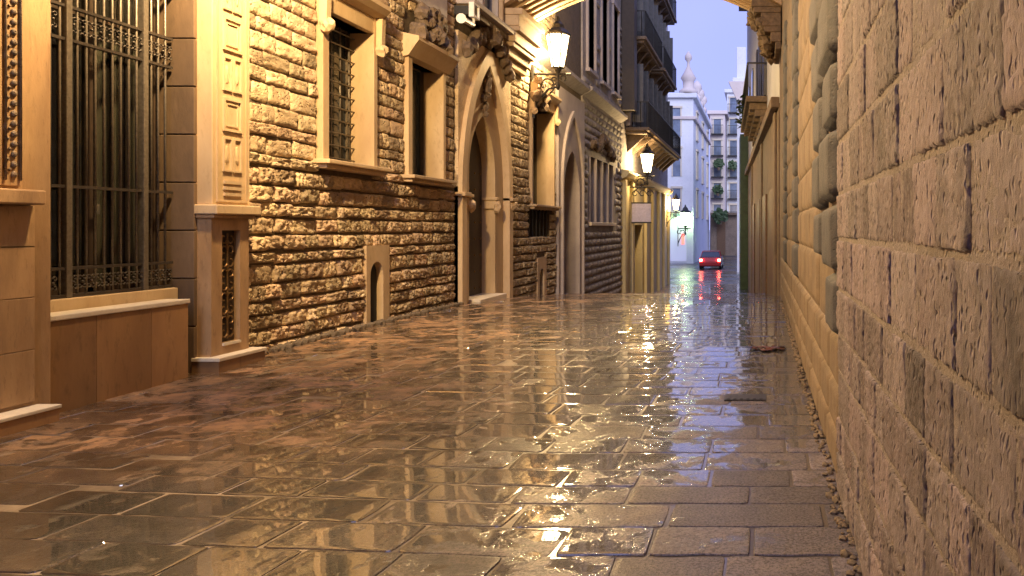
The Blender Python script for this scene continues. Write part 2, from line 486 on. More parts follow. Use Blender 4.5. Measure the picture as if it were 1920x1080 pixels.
def pointed(yc, hw, zb, zs, za, n=9):
    r = za - zs
    Rr = (hw * hw + r * r) / (2 * hw)
    a1 = math.asin(min(1, r / Rr)) if Rr >= r else math.pi / 2
    if Rr < hw: Rr = hw
    left = []
    cx = Rr - hw
    a_end = math.atan2(r, cx if cx > 1e-6 else 1e-6)
    for i in range(n + 1):
        a = a_end * i / n
        left.append((yc + cx - Rr * math.cos(a), zs + Rr * math.sin(a)))
    left[-1] = (yc, za)
    pts = [(yc - hw, zb)] + left + [(2 * yc - p[0], p[1]) for p in left[-2::-1]] + [(yc + hw, zb)]
    return pts
def ring(inner, outer, xf, xb):
    """flat band between two outlines with n points each, front plane xf, back xb"""
    m = MB(); n = len(inner)
    vs = []
    for (a, b) in zip(inner, outer):
        vs += [(xf, *a), (xf, *b), (xb, *a), (xb, *b)]
    fs = []
    for i in range(n - 1):
        p, q = 4 * i, 4 * (i + 1)
        fs += [(p, q, q + 1, p + 1), (p, p + 2, q + 2, q), (p + 1, q + 1, q + 3, p + 3)]
    m.add(vs, fs)
    return m
def arch_slab(pts, y0, y1, z1, xf, xb):
    """rectangle y0..y1 up to z1 with an arched hole (pts from foot over apex to foot)"""
    m = MB(); n = len(pts); mid = n // 2
    for i in range(mid):
        a, b = pts[i], pts[i + 1]
        m.quad((xf, y0, a[1]), (xf, a[0], a[1]), (xf, b[0], b[1]), (xf, y0, b[1]))
    for i in range(mid, n - 1):
        a, b = pts[i], pts[i + 1]
        m.quad((xf, a[0], a[1]), (xf, y1, a[1]), (xf, y1, b[1]), (xf, b[0], b[1]))
    za = pts[mid][1]; zb = pts[0][1]
    m.quad((xf, y0, za), (xf, y1, za), (xf, y1, z1), (xf, y0, z1))
    for i in range(n - 1):
        a, b = pts[i], pts[i + 1]
        m.quad((xf, *a), (xb, *a), (xb, *b), (xf, *b))
    for (a, b, c, d) in (((y0, zb), (y0, z1)), ((y1, z1), (y1, zb)), ((y0, z1), (y1, z1))) and [((y0, zb) + (y0, z1)), ((y1, z1) + (y1, zb)), ((y0, z1) + (y1, z1))]:
        m.quad((xf, a, b), (xb, a, b), (xb, c, d), (xf, c, d))
    return m

def stone_variant(i, nu, nv, rough, pillow=3.0, fr=1.6, asp=2.2, fine=0.25):
    """unit dressed stone: back at x=0, face near x=1, y and z in -.5...5"""
    m = MB(); vs = []; fs = []
    off = Vector((i * 13.7, i * 5.3, i * 9.1))
    for a in range(nu + 1):
        u = -1 + 2 * a / nu
        for b in range(nv + 1):
            w = -1 + 2 * b / nv
            e = (1 - abs(u) ** (pillow * asp)) * (1 - abs(w) ** pillow)
            q = Vector((u * asp * fr * 0.5, w * fr * 0.5, 0)) + off
            h = noise.noise(q) * 0.6 + noise.noise(q * 2.3) * 0.4 + noise.noise(q * 5.1) * fine
            x = (0.22 + 0.78 * e ** 0.6) * (0.82 + rough * h) if 0 < a < nu and 0 < b < nv else 0.12 + 0.05 * h
            jy = 0.010 * noise.noise(q * 3 + Vector((3, 1, 7))) if True else 0
            jz = 0.030 * noise.noise(q * 2.4 + Vector((9, 2, 4)))
            vs.append((x, u * 0.5 + jy, w * 0.5 + jz))
    for a in range(nu):
        for b in range(nv):
            p = a * (nv + 1) + b
            fs.append((p, p + nv + 1, p + nv + 2, p + 1))
    base = len(vs)
    edge = [a * (nv + 1) for a in range(nu + 1)] + [nu * (nv + 1) + b for b in range(1, nv + 1)] + \
           [a * (nv + 1) + nv for a in range(nu - 1, -1, -1)] + [b for b in range(nv - 1, 0, -1)]
    for e in edge:
        vs.append((0, vs[e][1], vs[e][2]))
    n = len(edge)
    for k in range(n):
        k2 = (k + 1) % n
        fs.append((edge[k], base + k, base + k2, edge[k2]))
    m.add(vs, fs)
    return m

# ------------------------------------------------------------------ ground
box_ground = MB()
box_ground.quad((-600, -120, -1.9), (600, -120, -1.9), (600, 1400, -1.9), (-600, 1400, -1.9))
g = box_ground.build("ground", "asphalt"); g["kind"] = "structure"

bed = MB()
ys = [-8 + 0.5 * i for i in range(110)]
for a, b in zip(ys, ys[1:]):
    bed.quad((-6.3, a, gz(a) - 0.006), (1.4, a, gz(a) - 0.006), (1.4, b, gz(b) - 0.006), (-6.3, b, gz(b) - 0.006))
bed.v = [(a, b, c + 0.004) for a, b, c in bed.v]
pavement = bed.build("pavement", "wet_joint"); pavement["kind"] = "structure"

def paver_variant(i):
    m = MB(); nu, nv = 10, 8
    off = Vector((i * 7.7, i * 3.3, 0))
    vs = []; fs = []
    us = [-1, -0.985, -0.955, -0.90, -0.5, 0.0, 0.5, 0.90, 0.955, 0.985, 1]
    ws = [-1, -0.97, -0.91, -0.80, 0.0, 0.80, 0.91, 0.97, 1]
    for a, u in enumerate(us):
        for b, w in enumerate(ws):
            q = Vector((u * 1.2, w * 0.8, 0)) + off
            edge = a in (0, nu) or b in (0, nv)
            z = 0.0005 * noise.noise(q * 1.0)
            z += 0.0002 * (1 - u ** 2) * (1 - w ** 2) - 0.003 * math.exp(-min((1 - abs(u)) * 0.29, (1 - abs(w)) * 0.155) / 0.0045)
            if edge: z -= 0.004
            x = u * 0.5; y = w * 0.5
            cr = 0.03 if (abs(u) > 0.9 and abs(w) > 0.85) else 0.0
            x *= 1 - cr * 0.5; y *= 1 - cr * 1.5
            x += 0.010 * noise.noise(q * 2.1 + Vector((5, 0, 0))) + 0.010 * noise.noise(q * 6 + Vector((2, 8, 0))); y += 0.035 * noise.noise(q * 1.9 + Vector((0, 5, 0))) + 0.030 * noise.noise(q * 5.5 + Vector((4, 1, 0)))
            vs.append((x, y, z))
    for a in range(nu):
        for b in range(nv):
            p = a * (nv + 1) + b
            fs.append((p, p + nv + 1, p + nv + 2, p + 1))
    m.add(vs, fs)
    return m
pvs = [paver_variant(i) for i in range(10)]
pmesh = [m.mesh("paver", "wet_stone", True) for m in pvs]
for q in pmesh: q.set_sharp_from_angle(angle=R(12))
rest = MB(); npav = 0
y = 2.55; row = 0
while y < 46:
    w = random.uniform(0.27, 0.35)
    x = -5.75 - random.uniform(0, 0.5)
    while x < 0.62:
        L = random.choice((0.42, 0.5, 0.58, 0.66, 0.74)) * random.uniform(0.92, 1.08)
        if x + L > 0.55: L = max(0.2, 0.75 - x)
        xc = x + L / 2
        sk = max(0.0, -1.2 - xc)
        yy = y + 0.085 * sk + (0.03 * sk if sk > 2.5 else 0)
        rot = -0.085 if sk > 0 else 0.0
        j = 0.006 + 0.008 * random.random(); jx = 0.008 + 0.016 * random.random() ** 2
        slope = (gz(yy + 0.2) - gz(yy - 0.2)) / 0.4
        zz = gz(yy) + 0.004 + random.uniform(-0.002, 0.0025)
        rx = slope + random.gauss(0, 0.0042); ry = random.gauss(0, 0.004)
        i = random.randrange(len(pmesh))
        if npav < 300:
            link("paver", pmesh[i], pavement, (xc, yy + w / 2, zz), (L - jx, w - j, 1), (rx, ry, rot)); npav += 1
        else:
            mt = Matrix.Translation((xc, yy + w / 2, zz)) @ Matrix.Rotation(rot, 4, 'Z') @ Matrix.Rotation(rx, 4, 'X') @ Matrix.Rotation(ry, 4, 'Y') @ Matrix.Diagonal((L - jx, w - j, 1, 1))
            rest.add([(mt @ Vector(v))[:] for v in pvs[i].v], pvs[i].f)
        x += L
    y += w; row += 1
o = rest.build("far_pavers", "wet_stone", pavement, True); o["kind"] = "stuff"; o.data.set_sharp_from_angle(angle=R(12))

# ------------------------------------------------------------------ left palace with the tall grated window
XP = -5.42
pal = thing("palace", "golden palace front with carved pilasters and a tall barred window above a stone parapet", "building", (-5.42, 7, 0))
def P(o):            # keep world coordinates of meshes under a thing that stands at its base
    pr = o.parent
    o.location = (-pr.location.x, -pr.location.y, -pr.location.z)
    return o
hole = (6.02, 7.69, 0.0, 4.7)
P(solid_wall(-6.4, XP, -14, 8.28, -0.1, 17, [hole]).build("wall", "palace_stone", pal))
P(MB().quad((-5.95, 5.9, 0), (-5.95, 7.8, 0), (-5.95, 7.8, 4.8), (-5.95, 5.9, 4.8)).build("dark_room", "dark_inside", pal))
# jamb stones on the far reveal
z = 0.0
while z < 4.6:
    P(box("jamb_stone", "reveal_shade_stone", pal, -5.88, -5.417, 7.655, 7.70, z + 0.004, z + 0.452, 0.006)); z += 0.46
# ornate pier
P(box("pier", "palace_stone", pal, -5.42, -5.30, 5.0, 5.98, -0.1, 7, 0.01))
for zz in (0.14, 0.52, 0.9, 1.26):
    P(box("pier_stone", "palace_stone", pal, -5.30, -5.285, 5.05, 5.83, zz, zz + (0.376 if zz < 1.2 else 0.30), 0.004))
P(box("pier_ledge", "palace_stone", pal, -5.30, -5.19, 4.95, 5.82, 1.57, 1.675, 0.012))
P(box("pier_panel", "palace_stone", pal, -5.30, -5.283, 5.0, 5.72, 1.70, 5.2, 0.004))
P(box("plinth", "parapet_stone", pal, -5.42, -5.13, 4.5, 5.86, -0.1, 0.085, 0.004))
P(box("plinth_cap", "pale_cap", pal, -5.42, -5.12, 4.5, 5.87, 0.085, 0.112, 0.006))
chain = MB()
for k in range(46):
    zc = 1.78 + 0.072 * k
    chain.lump((-5.278, 5.66, zc), 0.026, k, 1, (0.5, 1, 1.1), 0.1)
    chain.lump((-5.278, 5.615 + (0.0 if k % 2 else 0.012), zc + 0.036), 0.013, k, 1, (0.6, 1, 1), 0.1)
chain.box(-5.284, -5.270, 5.585, 5.60, 1.74, 5.1); chain.box(-5.284, -5.270, 5.70, 5.715, 1.74, 5.1)
P(chain.build("chain_moulding", "carved_stone", pal, True))
def frame_relief(m, xf, y0, y1, z0, z1, t=0.016, d=0.018):
    m.box(xf - 0.002, xf + d, y0, y1, z0, z0 + t); m.box(xf - 0.002, xf + d, y0, y1, z1 - t, z1)
    m.box(xf - 0.002, xf + d, y0, y0 + t, z0 + t, z1 - t); m.box(xf - 0.002, xf + d, y1 - t, y1, z0 + t, z1 - t)
m = MB(); zz = 1.76
for k in range(6):
    h = (0.34, 0.46)[k % 2]
    frame_relief(m, -5.283, 5.2, 5.555, zz, zz + h)
    for q in range(3):
        m.lump((-5.281, 5.26 + 0.12 * q, zz + h / 2), 0.055, k * 3 + q, 2, (0.3, 0.8, 1.6 if k % 2 else 1), 0.5, 4)
    zz += h + 0.05
P(m.build("carved_relief", "palace_stone", pal))
# parapet
for (a, b) in ((5.985, 6.42), (6.424, 7.0), (7.004, 7.45)):
    P(box("parapet_panel", "parapet_stone", pal, -5.86, -5.325, a, b, -0.1, 0.70, 0.004))
P(box("parapet_cap", "pale_cap", pal, -5.55, -5.312, 5.985, 7.462, 0.70, 0.742, 0.008))
P(box("window_sill", "smooth_stone", pal, -5.88, -5.56, 6.025, 7.645, 0.70, 0.835, 0.01))
# pilaster to the right of the window
P(box("pilaster", "smooth_stone", pal, -5.43, -5.275, 7.705, 8.27, 1.63, 9, 0.008))
P(solid_wall(-5.43, -5.285, 7.705, 8.27, 0.0, 1.52, [(7.86, 8.13, 0.27, 1.38)]).build("dado", "palace_stone", pal))
P(box("dado_recess", "dark_wood", pal, -5.42, -5.345, 7.86, 8.13, 0.27, 1.38))
P(box("dado_ledge", "smooth_stone", pal, -5.43, -5.20, 7.66, 8.34, 1.535, 1.63, 0.012))
P(box("dado_moulding", "palace_stone", pal, -5.43, -5.24, 7.68, 8.31, 1.50, 1.535, 0.008))
P(box("plinth", "parapet_stone", pal, -5.43, -5.17, 7.64, 8.36, -0.1, 0.125, 0.004))
P(box("plinth_cap", "pale_cap", pal, -5.43, -5.155, 7.63, 8.37, 0.125, 0.16, 0.006))
m = MB()
for k in range(9):
    zc = 0.36 + 0.117 * k
    for sgn in (-1, 1):
        pts = []
        for a in range(15):
            t = a / 14 * 1.6 * math.pi
            rr = 0.052 * (1 - 0.5 * a / 14)
            pts.append((-5.325, 7.995 + sgn * (0.052 - rr * math.cos(t)), zc + rr * math.sin(t) * (1 if k % 2 else -1)))
        m.tube(pts, 0.0085, 5)
m.tube([(-5.325, 7.995, 0.30), (-5.325, 7.995, 1.35)], 0.010, 6)
P(m.build("scroll_grille", "bronze", pal))
P(box("dado_pale_strip", "pale_cap", pal, -5.30, -5.265, 7.86, 8.12, 0.245, 0.27))
# pilaster panels
m = MB()
frame_relief(m, -5.275, 7.76, 8.22, 1.66, 4.2, 0.022, 0.012)
zz = 1.72
P(m.build("panel_border", "smooth_stone", pal))
for k in range(7):
    m = MB()
    if k == 0:
        for q in range(3): m.box(-5.277, -5.255, 7.86, 8.12, zz + 0.06 * q, zz + 0.06 * q + 0.032)
        zz += 0.24
    elif k % 2:
        frame_relief(m, -5.275, 7.85, 7.98, zz, zz + 0.34, 0.02, 0.016); frame_relief(m, -5.275, 8.0, 8.13, zz, zz + 0.34, 0.02, 0.016)
        m.lump((-5.275, 7.915, zz + 0.17), 0.05, k, 2, (0.28, 0.6, 2.0), 0.3); m.lump((-5.275, 8.065, zz + 0.17), 0.05, k + 3, 2, (0.28, 0.6, 2.0), 0.3)
        zz += 0.40
    else:
        frame_relief(m, -5.275, 7.85, 8.13, zz, zz + 0.33, 0.025, 0.018); frame_relief(m, -5.275, 7.90, 8.08, zz + 0.05, zz + 0.28, 0.015, 0.010)
        zz += 0.40
    P(m.build("carved_panel", "smooth_stone", pal))
# glass, curtains, window frame
win = P(MB().box(-5.80, -5.76, 6.025, 6.07, 0.84, 4.69).box(-5.80, -5.76, 6.835, 6.91, 0.84, 4.69).box(-5.80, -5.76, 7.60, 7.65, 0.84, 4.69)
        .box(-5.80, -5.76, 6.07, 7.60, 0.84, 0.90).box(-5.795, -5.762, 6.07, 7.60, 3.20, 3.26).build("window", "dark_wood", pal))
def sub(o, parent):      # third level keeps world coordinates too
    o.parent = parent
    return o
for (a, b) in ((6.07, 6.835), (6.91, 7.60)):
    MB().box(-5.783, -5.778, a, b, 0.90, 3.20).build("pane", "glass", win)
    MB().box(-5.783, -5.778, a, b, 3.26, 4.69).build("pane", "glass", win)
    m = MB(); N = 40; prev = None
    for i in range(N + 1):
        t = i / N; yy = a + 0.02 + (b - a - 0.04) * t
        xx = -5.87 + 0.035 * math.sin(t * 34 + a * 3) + 0.02 * math.sin(t * 13)
        cur = [(xx, yy, 0.86), (xx, yy, 3.15)]
        if prev and math.sin(t * 23 + a) > 0.1: m.quad(prev[0], cur[0], cur[1], prev[1])
        prev = cur
    m.build("curtain", "curtain", win, True)
# iron grille
grille = P(MB().box(-5.652, -5.60, 6.03, 7.65, 0.832, 0.842).build("window_grille", "iron", pal))
for zz in (0.853, 1.075, 1.74, 2.93, 3.20, 3.62, 3.9):
    for (a, b) in ((6.04, 6.455), (6.505, 7.265), (7.315, 7.64)):
        MB().box(-5.645, -5.605, a, b, zz - 0.012, zz + 0.012).build("rail", "iron", grille)
for yc in (6.48, 7.29):
    MB().box(-5.66, -5.59, yc - 0.028, yc + 0.028, 0.835, 4.69, 0.008).build("post", "grey_iron", grille)
bar = MB().tube([(0, 0, 0), (0, 0, 3.84)], 0.0105, 8).mesh("bar", "grey_iron", True)
cells = [6.13, 6.23, 6.33, 6.42] + [6.585 + 0.0895 * i for i in range(8)] + [7.385, 7.47, 7.56]
for yc in cells:
    link("bar", bar, grille, (-5.622, yc, 0.845))
def scroll(h, w):
    m = MB()
    for sy in (-1, 1):
        for sz in (-1, 1):
            pts = []
            for a in range(13):
                t = a / 12 * 1.75 * math.pi
                rr = w * 0.5 * (1 - 0.45 * a / 12)
                pts.append((0, sy * (w * 0.52 - rr * math.cos(t) * 0.9), sz * (h * 0.24 + rr * 0.9 * math.sin(t) - 0.02)))
            m.tube(pts, 0.006, 5)
    m.lump((0.004, 0, 0), 0.014, 3, 1)
    return m
s1 = scroll(0.23, 0.044).mesh("scroll", "iron", True)
s2 = scroll(0.27, 0.044).mesh("scroll", "iron", True)
for yc in [6.08 + 0.09 * i for i in range(4)] + [6.54 + 0.0895 * i for i in range(9)] + [7.34, 7.43, 7.52, 7.60]:
    link("scroll", s1, grille, (-5.618, yc, 0.96))
    link("scroll", s2, grille, (-5.618, yc, 3.065))
    link("scroll", s2, grille, (-5.618, yc, 3.76))

# ------------------------------------------------------------------ rustic stone house on the left
XH = -5.475
house = thing("stone_house", "old house of rough golden rubble blocks with barred windows and pointed doorways", "building", (-5.45, 16, 0))
H_W1 = (10.0, 11.17, 2.25, 4.12)
H_W2 = (12.40, 13.62, 2.22, 4.05)
H_N1 = (10.98, 11.66, -0.1, 1.16)
H_DR = (14.35, 17.35, -0.3, 4.95)
H_W3 = (19.0, 20.95, 1.97, 4.4)
H_SQ = (18.85, 20.75, 1.17, 1.92)
H_N2 = (19.45, 20.25, -0.4, 0.68)
H_G2 = (21.3, 24.45, -0.8, 5.2)
H_UP = (14.5, 16.5, 5.75, 8.2)
holes = [H_W1, H_W2, H_N1, H_DR, H_W3, H_SQ, H_N2, H_G2, H_UP]
P(solid_wall(-6.4, XH, 8.30, 24.45, -1.0, 16, holes).build("wall", "house_joint", house))
variants = [stone_variant(i, 16, 9, 0.70, 6.5, 3.0, 1.7, 0.8) for i in range(14)]
variants += [stone_variant(i + 20, 14, 8, 0.5, 9.0, 2.4, 1.7, 0.9) for i in range(10)]      # flatter dressed stones of the upper wall
vm = [v.mesh("stone_block", "house_stone", True) for v in variants]
skip = [(h[0] - e0, h[1] + e1, h[2] - f0, h[3] + f1) for h, (e0, e1, f0, f1) in zip(holes, [(.15, .10, .12, .40), (.13, .13, .12, .75), (0, 0, 0, 0), (.10, .10, 0, .08), (.15, .1, .06, .3), (.03, .03, .0, .05), (0, 0, 0, 0), (0, 0, 0, 0), (.1, .1, .3, .1)])]
blocks = []
def course(z0, z1, ya, yb):
    free = [(ya, yb)]
    for h in skip:
        if h[2] < z1 - 0.04 and h[3] > z0 + 0.04:
            nf = []
            for a, b in free:
                if h[1] <= a or h[0] >= b: nf.append((a, b)); continue
                if h[0] > a + 0.06: nf.append((a, h[0]))
                if h[1] < b - 0.06: nf.append((h[1], b))
            free = nf
    for a, b in free:
        y = a
        while y < b - 0.02:
            L = random.choice((0.2, 0.24, 0.28, 0.33, 0.4, 0.52)) * random.uniform(0.9, 1.1)
            if b - y - L < 0.16: L = b - y
            blocks.append((y, y + L, z0, z1))
            y += L
z = -0.02
while z < 6.2:
    h = random.choice((0.14, 0.165, 0.19, 0.2, 0.22)) if z < 2.6 else random.choice((0.17, 0.2, 0.23))
    course(z, z + h, 8.32, 14.3)
    z += h
z = -0.5
while z < 7.0:
    h = random.choice((0.17, 0.2, 0.22))
    course(z, z + h, 17.40, 21.28)
    z += h
def vis(b):
    yc, zc = (b[0] + b[1]) / 2, (b[2] + b[3]) / 2
    return zc < 1.4 + 0.2853 * yc + 0.15
blocks.sort(key=lambda b: -((1 if vis(b) else 0) * 1000 + (b[1] - b[0]) * (b[3] - b[2]) * 1e3 / ((b[0] + b[1]) / 2) ** 3))
restb = MB()
for n_, b in enumerate(blocks):
    yc, zc = (b[0] + b[1]) / 2, (b[2] + b[3]) / 2
    i = random.randrange(14) if zc < 2.1 + 0.5 * random.random() or yc > 15 else 14 + random.randrange(10)
    low = 1.0 if zc < 2.3 else 0.55
    d = random.uniform(0.030, 0.068) * low + 0.018
    gp = 0.016
    jit = 0.012
    zc += random.uniform(-jit, jit)
    fl = random.choice((0, math.pi))
    sc = (d, b[1] - b[0] - gp * random.uniform(0.8, 2.4), b[3] - b[2] - gp * random.uniform(0.7, 2.0) * (1.25 if low == 1 else 0.8))
    if n_ < 300:
        o = link("stone_block", vm[i], house, (XH - 0.004 + 5.45, yc - 16, zc), sc, (random.gauss(0, 0.022) + fl, 0, 0))
    else:
        mt = Matrix.Translation((XH - 0.004, yc, zc)) @ Matrix.Rotation(fl, 4, 'X') @ Matrix.Diagonal((*sc, 1))
        restb.add([(mt @ Vector(v))[:] for v in variants[i].v], variants[i].f)
o = P(restb.build("small_stone_blocks", "house_stone", house, True)); o["kind"] = "stuff"

def barred_window(parent, h, xb, nv, nh, lintel=0.22, fr=(0.14, 0.10), mat='smooth_stone', hood=True, seed=1, bars=True):
    y0, y1, z0, z1 = h
    w = P(MB().box(xb, -5.385, y0 - fr[0], y0 + 0.002, z0, z1 + lintel, 0.01)
          .box(xb, -5.387, y1 - 0.002, y1 + fr[1], z0, z1 + lintel, 0.01)
          .box(xb, -5.389, y0 + 0.002, y1 - 0.002, z1, z1 + lintel, 0.01).build("window", mat, parent))
    w.name = "window"
    off = w.location
    def W_(m_, name, mat_, sm=False):
        return m_.build(name, mat_, w, sm)
    W_(MB().box(xb - 0.03, -5.24, y0 - fr[0] - 0.12, y1 + fr[1] + 0.12, z0 - 0.055, z0, 0.012)
       .box(xb - 0.03, -5.30, y0 - fr[0] - 0.07, y1 + fr[1] + 0.07, z0 - 0.11, z0 - 0.055, 0.012), "sill", mat)
    W_(MB().quad((xb - 0.06, y0 - 0.1, z0), (xb - 0.06, y1 + 0.1, z0), (xb - 0.06, y1 + 0.1, z1 + 0.1), (xb - 0.06, y0 - 0.1, z1 + 0.1)), "pane", "dark_glass")
    if bars:
        for i in range(nv):
            yy = y0 + (y1 - y0) * (i + 0.5) / nv
            W_(MB().tube([(xb + 0.05, yy, z0), (xb + 0.05, yy, z1)], 0.013, 6), "bar", "grey_iron", True)
        for i in range(nh):
            zz = z0 + (z1 - z0) * (i + 0.5) / nh
            W_(MB().tube([(xb + 0.065, y0, zz), (xb + 0.065, y1, zz)], 0.011, 6), "bar", "grey_iron", True)
    if hood:
        m_ = MB()
        a, b = y0 - fr[0] - 0.05, y1 + fr[1] + 0.05
        prof = [(-5.40, z1 + lintel), (-5.28, z1 + lintel + 0.05), (-5.22, z1 + lintel + 0.12), (-5.22, z1 + lintel + 0.18), (-5.40, z1 + lintel + 0.24)]
        m_.prism_y(prof, a, b)
        for yy in (a + 0.04, b - 0.04):
            m_.prism_y([(-5.40, z1 - 0.18), (-5.31, z1 - 0.16), (-5.30, z1 + lintel), (-5.40, z1 + lintel)], yy - 0.05, yy + 0.05)
            m_.lump((-5.33, yy, z1 - 0.22), 0.085, seed + yy, 2, (1, 0.9, 1.1), 0.5, 3)
        W_(m_, "hood_mould", mat)
    return w
barred_window(house, H_W1, -5.73, 5, 11, seed=2)
barred_window(house, H_W2, -5.73, 4, 0, seed=5, hood=False, bars=False)
# carved hood over the narrow window
m = MB()
a, b = H_W2[0] - 0.2, H_W2[1] + 0.2
m.prism_y([(-5.48, 4.02), (-5.36, 4.05), (-5.26, 4.20), (-5.20, 4.28), (-5.20, 4.34), (-5.48, 4.40)], a, b)
P(m.build("hood_mould", "smooth_stone", house))
m = MB()
for k in range(26):
    t = random.random(); zc = 4.36 + 0.55 * t
    m.lump((-5.34 + random.uniform(-0.04, 0.10) * (1 - t), random.uniform(a + 0.1 + 0.35 * t, b - 0.1 - 0.35 * t), zc), random.uniform(0.07, 0.14), k, 2, (1, 1, 1.1), 0.7, 3.5)
P(m.build("carved_figures", "carved_stone", house))
P(box("plain_panel", "lilac_stone", house, -5.48, -5.37, 12.1, 13.75, 4.95, 6.4, 0.02))

def slit(h, yc, hw, ztop, zb, mat='smooth_stone'):
    pts = pointed(yc, hw, zb, ztop - hw, ztop, 5)
    o_ = P(arch_slab(pts, h[0], h[1], h[3], -5.40, -5.50).build("slit_surround", mat, house))
    P(MB().quad((-5.495, h[0], zb), (-5.495, h[1], zb), (-5.495, h[1], h[3]), (-5.495, h[0], h[3])).build("slit_back", "dark_inside", house))
slit(H_N1, 11.28, 0.19, 0.93, -0.02)
slit(H_N2, 19.83, 0.2, 0.40, -0.35)

# main pointed doorway
yc = 15.8
inn = pointed(yc, 1.24, -0.3, 2.15, 4.62, 10)
out = pointed(yc, 1.47, -0.3, 2.15, 4.93, 10)
door = P(ring(inn, out, -5.33, -5.60).build("doorway", "smooth_stone", house))
lab = arch_slab(out, 14.34, 17.36, 4.96, -5.41, -5.55)
lab.build("spandrel", "house_stone", door)
dp = pointed(15.78, 0.74, -0.3, 2.45, 3.62, 9)
def infill(inner, outer, xf, xb):
    return ring(inner, outer, xf, xb)
ring(dp, pointed(yc, 1.25, -0.3, 2.15, 4.63, 9), -5.47, -5.78).build("inner_surround", "smooth_stone", door)
for sgn, yy in ((-1, 15.78 - 0.74), (1, 15.78 + 0.74)):
    m = MB(); m.box(-5.72, -5.40, yy - 0.09, yy + 0.09, 1.98, 2.04, 0.01); m.box(-5.70, -5.43, yy - 0.06, yy + 0.06, 1.80, 1.98, 0.02)
    m.lump((-5.43, yy, 1.83), 0.09, 4 + sgn, 2, (1, 1, 1.3), 0.5, 3)
    m.build("capital", "smooth_stone", door)
m = MB(); m.box(-5.60, -5.26, 17.04, 17.42, 1.98, 2.05, 0.01); m.lump((-5.36, 17.22, 1.88), 0.12, 9, 2, (1, 1.1, 1), 0.4, 3); m.build("impost", "smooth_stone", door)
m = MB(); m.box(-5.60, -5.26, 14.28, 14.60, 1.98, 2.05, 0.01); m.build("impost", "smooth_stone", door)
dl = MB()
dl.box(-5.80, -5.74, 15.06, 15.77, -0.1, 3.6); dl.box(-5.80, -5.74, 15.79, 16.50, -0.1, 3.6)
leaf = dl.build("door_leaf", "dark_wood", door)
m = MB()
for i in range(5):
    for j in range(8):
        m.lump((-5.735, 15.15 + 0.31 * i, 0.2 + 0.33 * j), 0.025, i + j, 1, (0.7, 1, 1), 0)
o = m.build("door_studs", "bronze", door); o["kind"] = "stuff"
MB().box(-5.80, -5.24, 15.0, 16.56, -0.12, 0.06, 0.012).build("threshold", "pale_cap", door)
m = MB()
for k in range(9):
    m.lump((-5.43 + random.uniform(-.02, .06), 15.80 + random.uniform(-.13, .13), 4.45 - 0.10 * k), 0.11 - 0.007 * k, k + 2, 2, (0.9, 1, 1.2), 0.6, 3)
m.build("carved_boss", "carved_stone", door)
m = MB()
for k in range(5):
    m.lump((-5.33, 15.45 - 0.22 * k, 4.93 - 0.13 * k + 0.25), 0.12, k + 20, 2, (1, 1, 1.3), 0.6, 3)
    m.lump((-5.33, 16.15 + 0.22 * k, 4.93 - 0.13 * k + 0.25), 0.12, k + 30, 2, (1, 1, 1.3), 0.6, 3)
m.lump((-5.33, 15.8, 5.2), 0.18, 41, 2, (1, 1, 1.4), 0.6, 3)
m.build("crocket", "carved_stone", door)

# window above the doorway (gallery level)
P(box("upper_ledge", "lilac_stone", house, -5.5, -5.10, 14.3, 16.6, 5.42, 5.52, 0.02))
P(box("upper_ledge", "carved_stone", house, -5.5, -5.22, 14.35, 16.55, 5.30, 5.42, 0.02))
up = P(MB().box(-5.60, -5.36, 14.48, 14.62, 5.52, 8.3).box(-5.60, -5.36, 15.45, 15.57, 5.52, 8.3).box(-5.60, -5.36, 16.36, 16.52, 5.52, 8.3).build("gallery_window", "lilac_stone", house))
MB().box(-5.55, -5.53, 14.62, 15.45, 5.52, 8.3).build("pane", "dark_glass", up)
MB().box(-5.55, -5.53, 15.57, 16.36, 5.52, 8.3).build("pane", "dark_glass", up)

barred_window(house, H_W3, -5.85, 4, 0, mat='smooth_stone', hood=True, seed=8, fr=(0.12, 0.08), bars=False)
sq = P(MB().box(-5.72, -5.70, H_SQ[0], H_SQ[1], H_SQ[2], H_SQ[3]).build("cellar_window", "dark_inside", house))
for i in range(6):
    yy = H_SQ[0] + (H_SQ[1] - H_SQ[0]) * (i + .5) / 6
    MB().tube([(-5.5, yy, H_SQ[2]), (-5.5, yy, H_SQ[3])], 0.018, 6).build("bar", "black_iron", sq)
MB().box(-5.72, -5.39, H_SQ[0] - 0.05, H_SQ[1] + 0.05, H_SQ[3], H_SQ[3] + 0.05, 0.01).build("lintel", "smooth_stone", sq)

# second pointed gateway, unlit
g2 = pointed(22.85, 0.95, -0.8, 2.35, 3.6, 9)
gate = P(arch_slab(g2, 21.3, 24.45, 5.22, -5.36, -5.86).build("gateway", "lilac_stone", house))
go = pointed(22.85, 1.32, -0.8, 2.6, 4.75, 9); gi = pointed(22.85, 1.22, -0.8, 2.55, 4.58, 9)
ring(gi, go, -5.29, -5.37).build("arch_moulding", "lilac_stone", gate)
MB().box(-5.90, -5.86, 21.8, 22.84, -0.8, 3.7).build("door_leaf", "wood", gate)
MB().box(-5.90, -5.86, 22.86, 23.9, -0.8, 3.7).build("door_leaf", "wood", gate)
m = MB(); m.prism_y([(-5.48, 5.45), (-5.30, 5.55), (-5.18, 5.62), (-5.18, 5.72), (-5.48, 5.80)], 18.7, 24.45)
P(m.build("string_course", "grey_stone", house))
m = MB()
for k in range(10):
    m.lump((-5.30, 18.9 + 0.12 * k * random.uniform(.8, 1.2), 4.35 + random.uniform(0, 0.55)), random.uniform(0.09, 0.17), k + 50, 2, (1, 1, 1), 0.6, 3)
P(m.build("carved_corbel", "carved_stone", house))

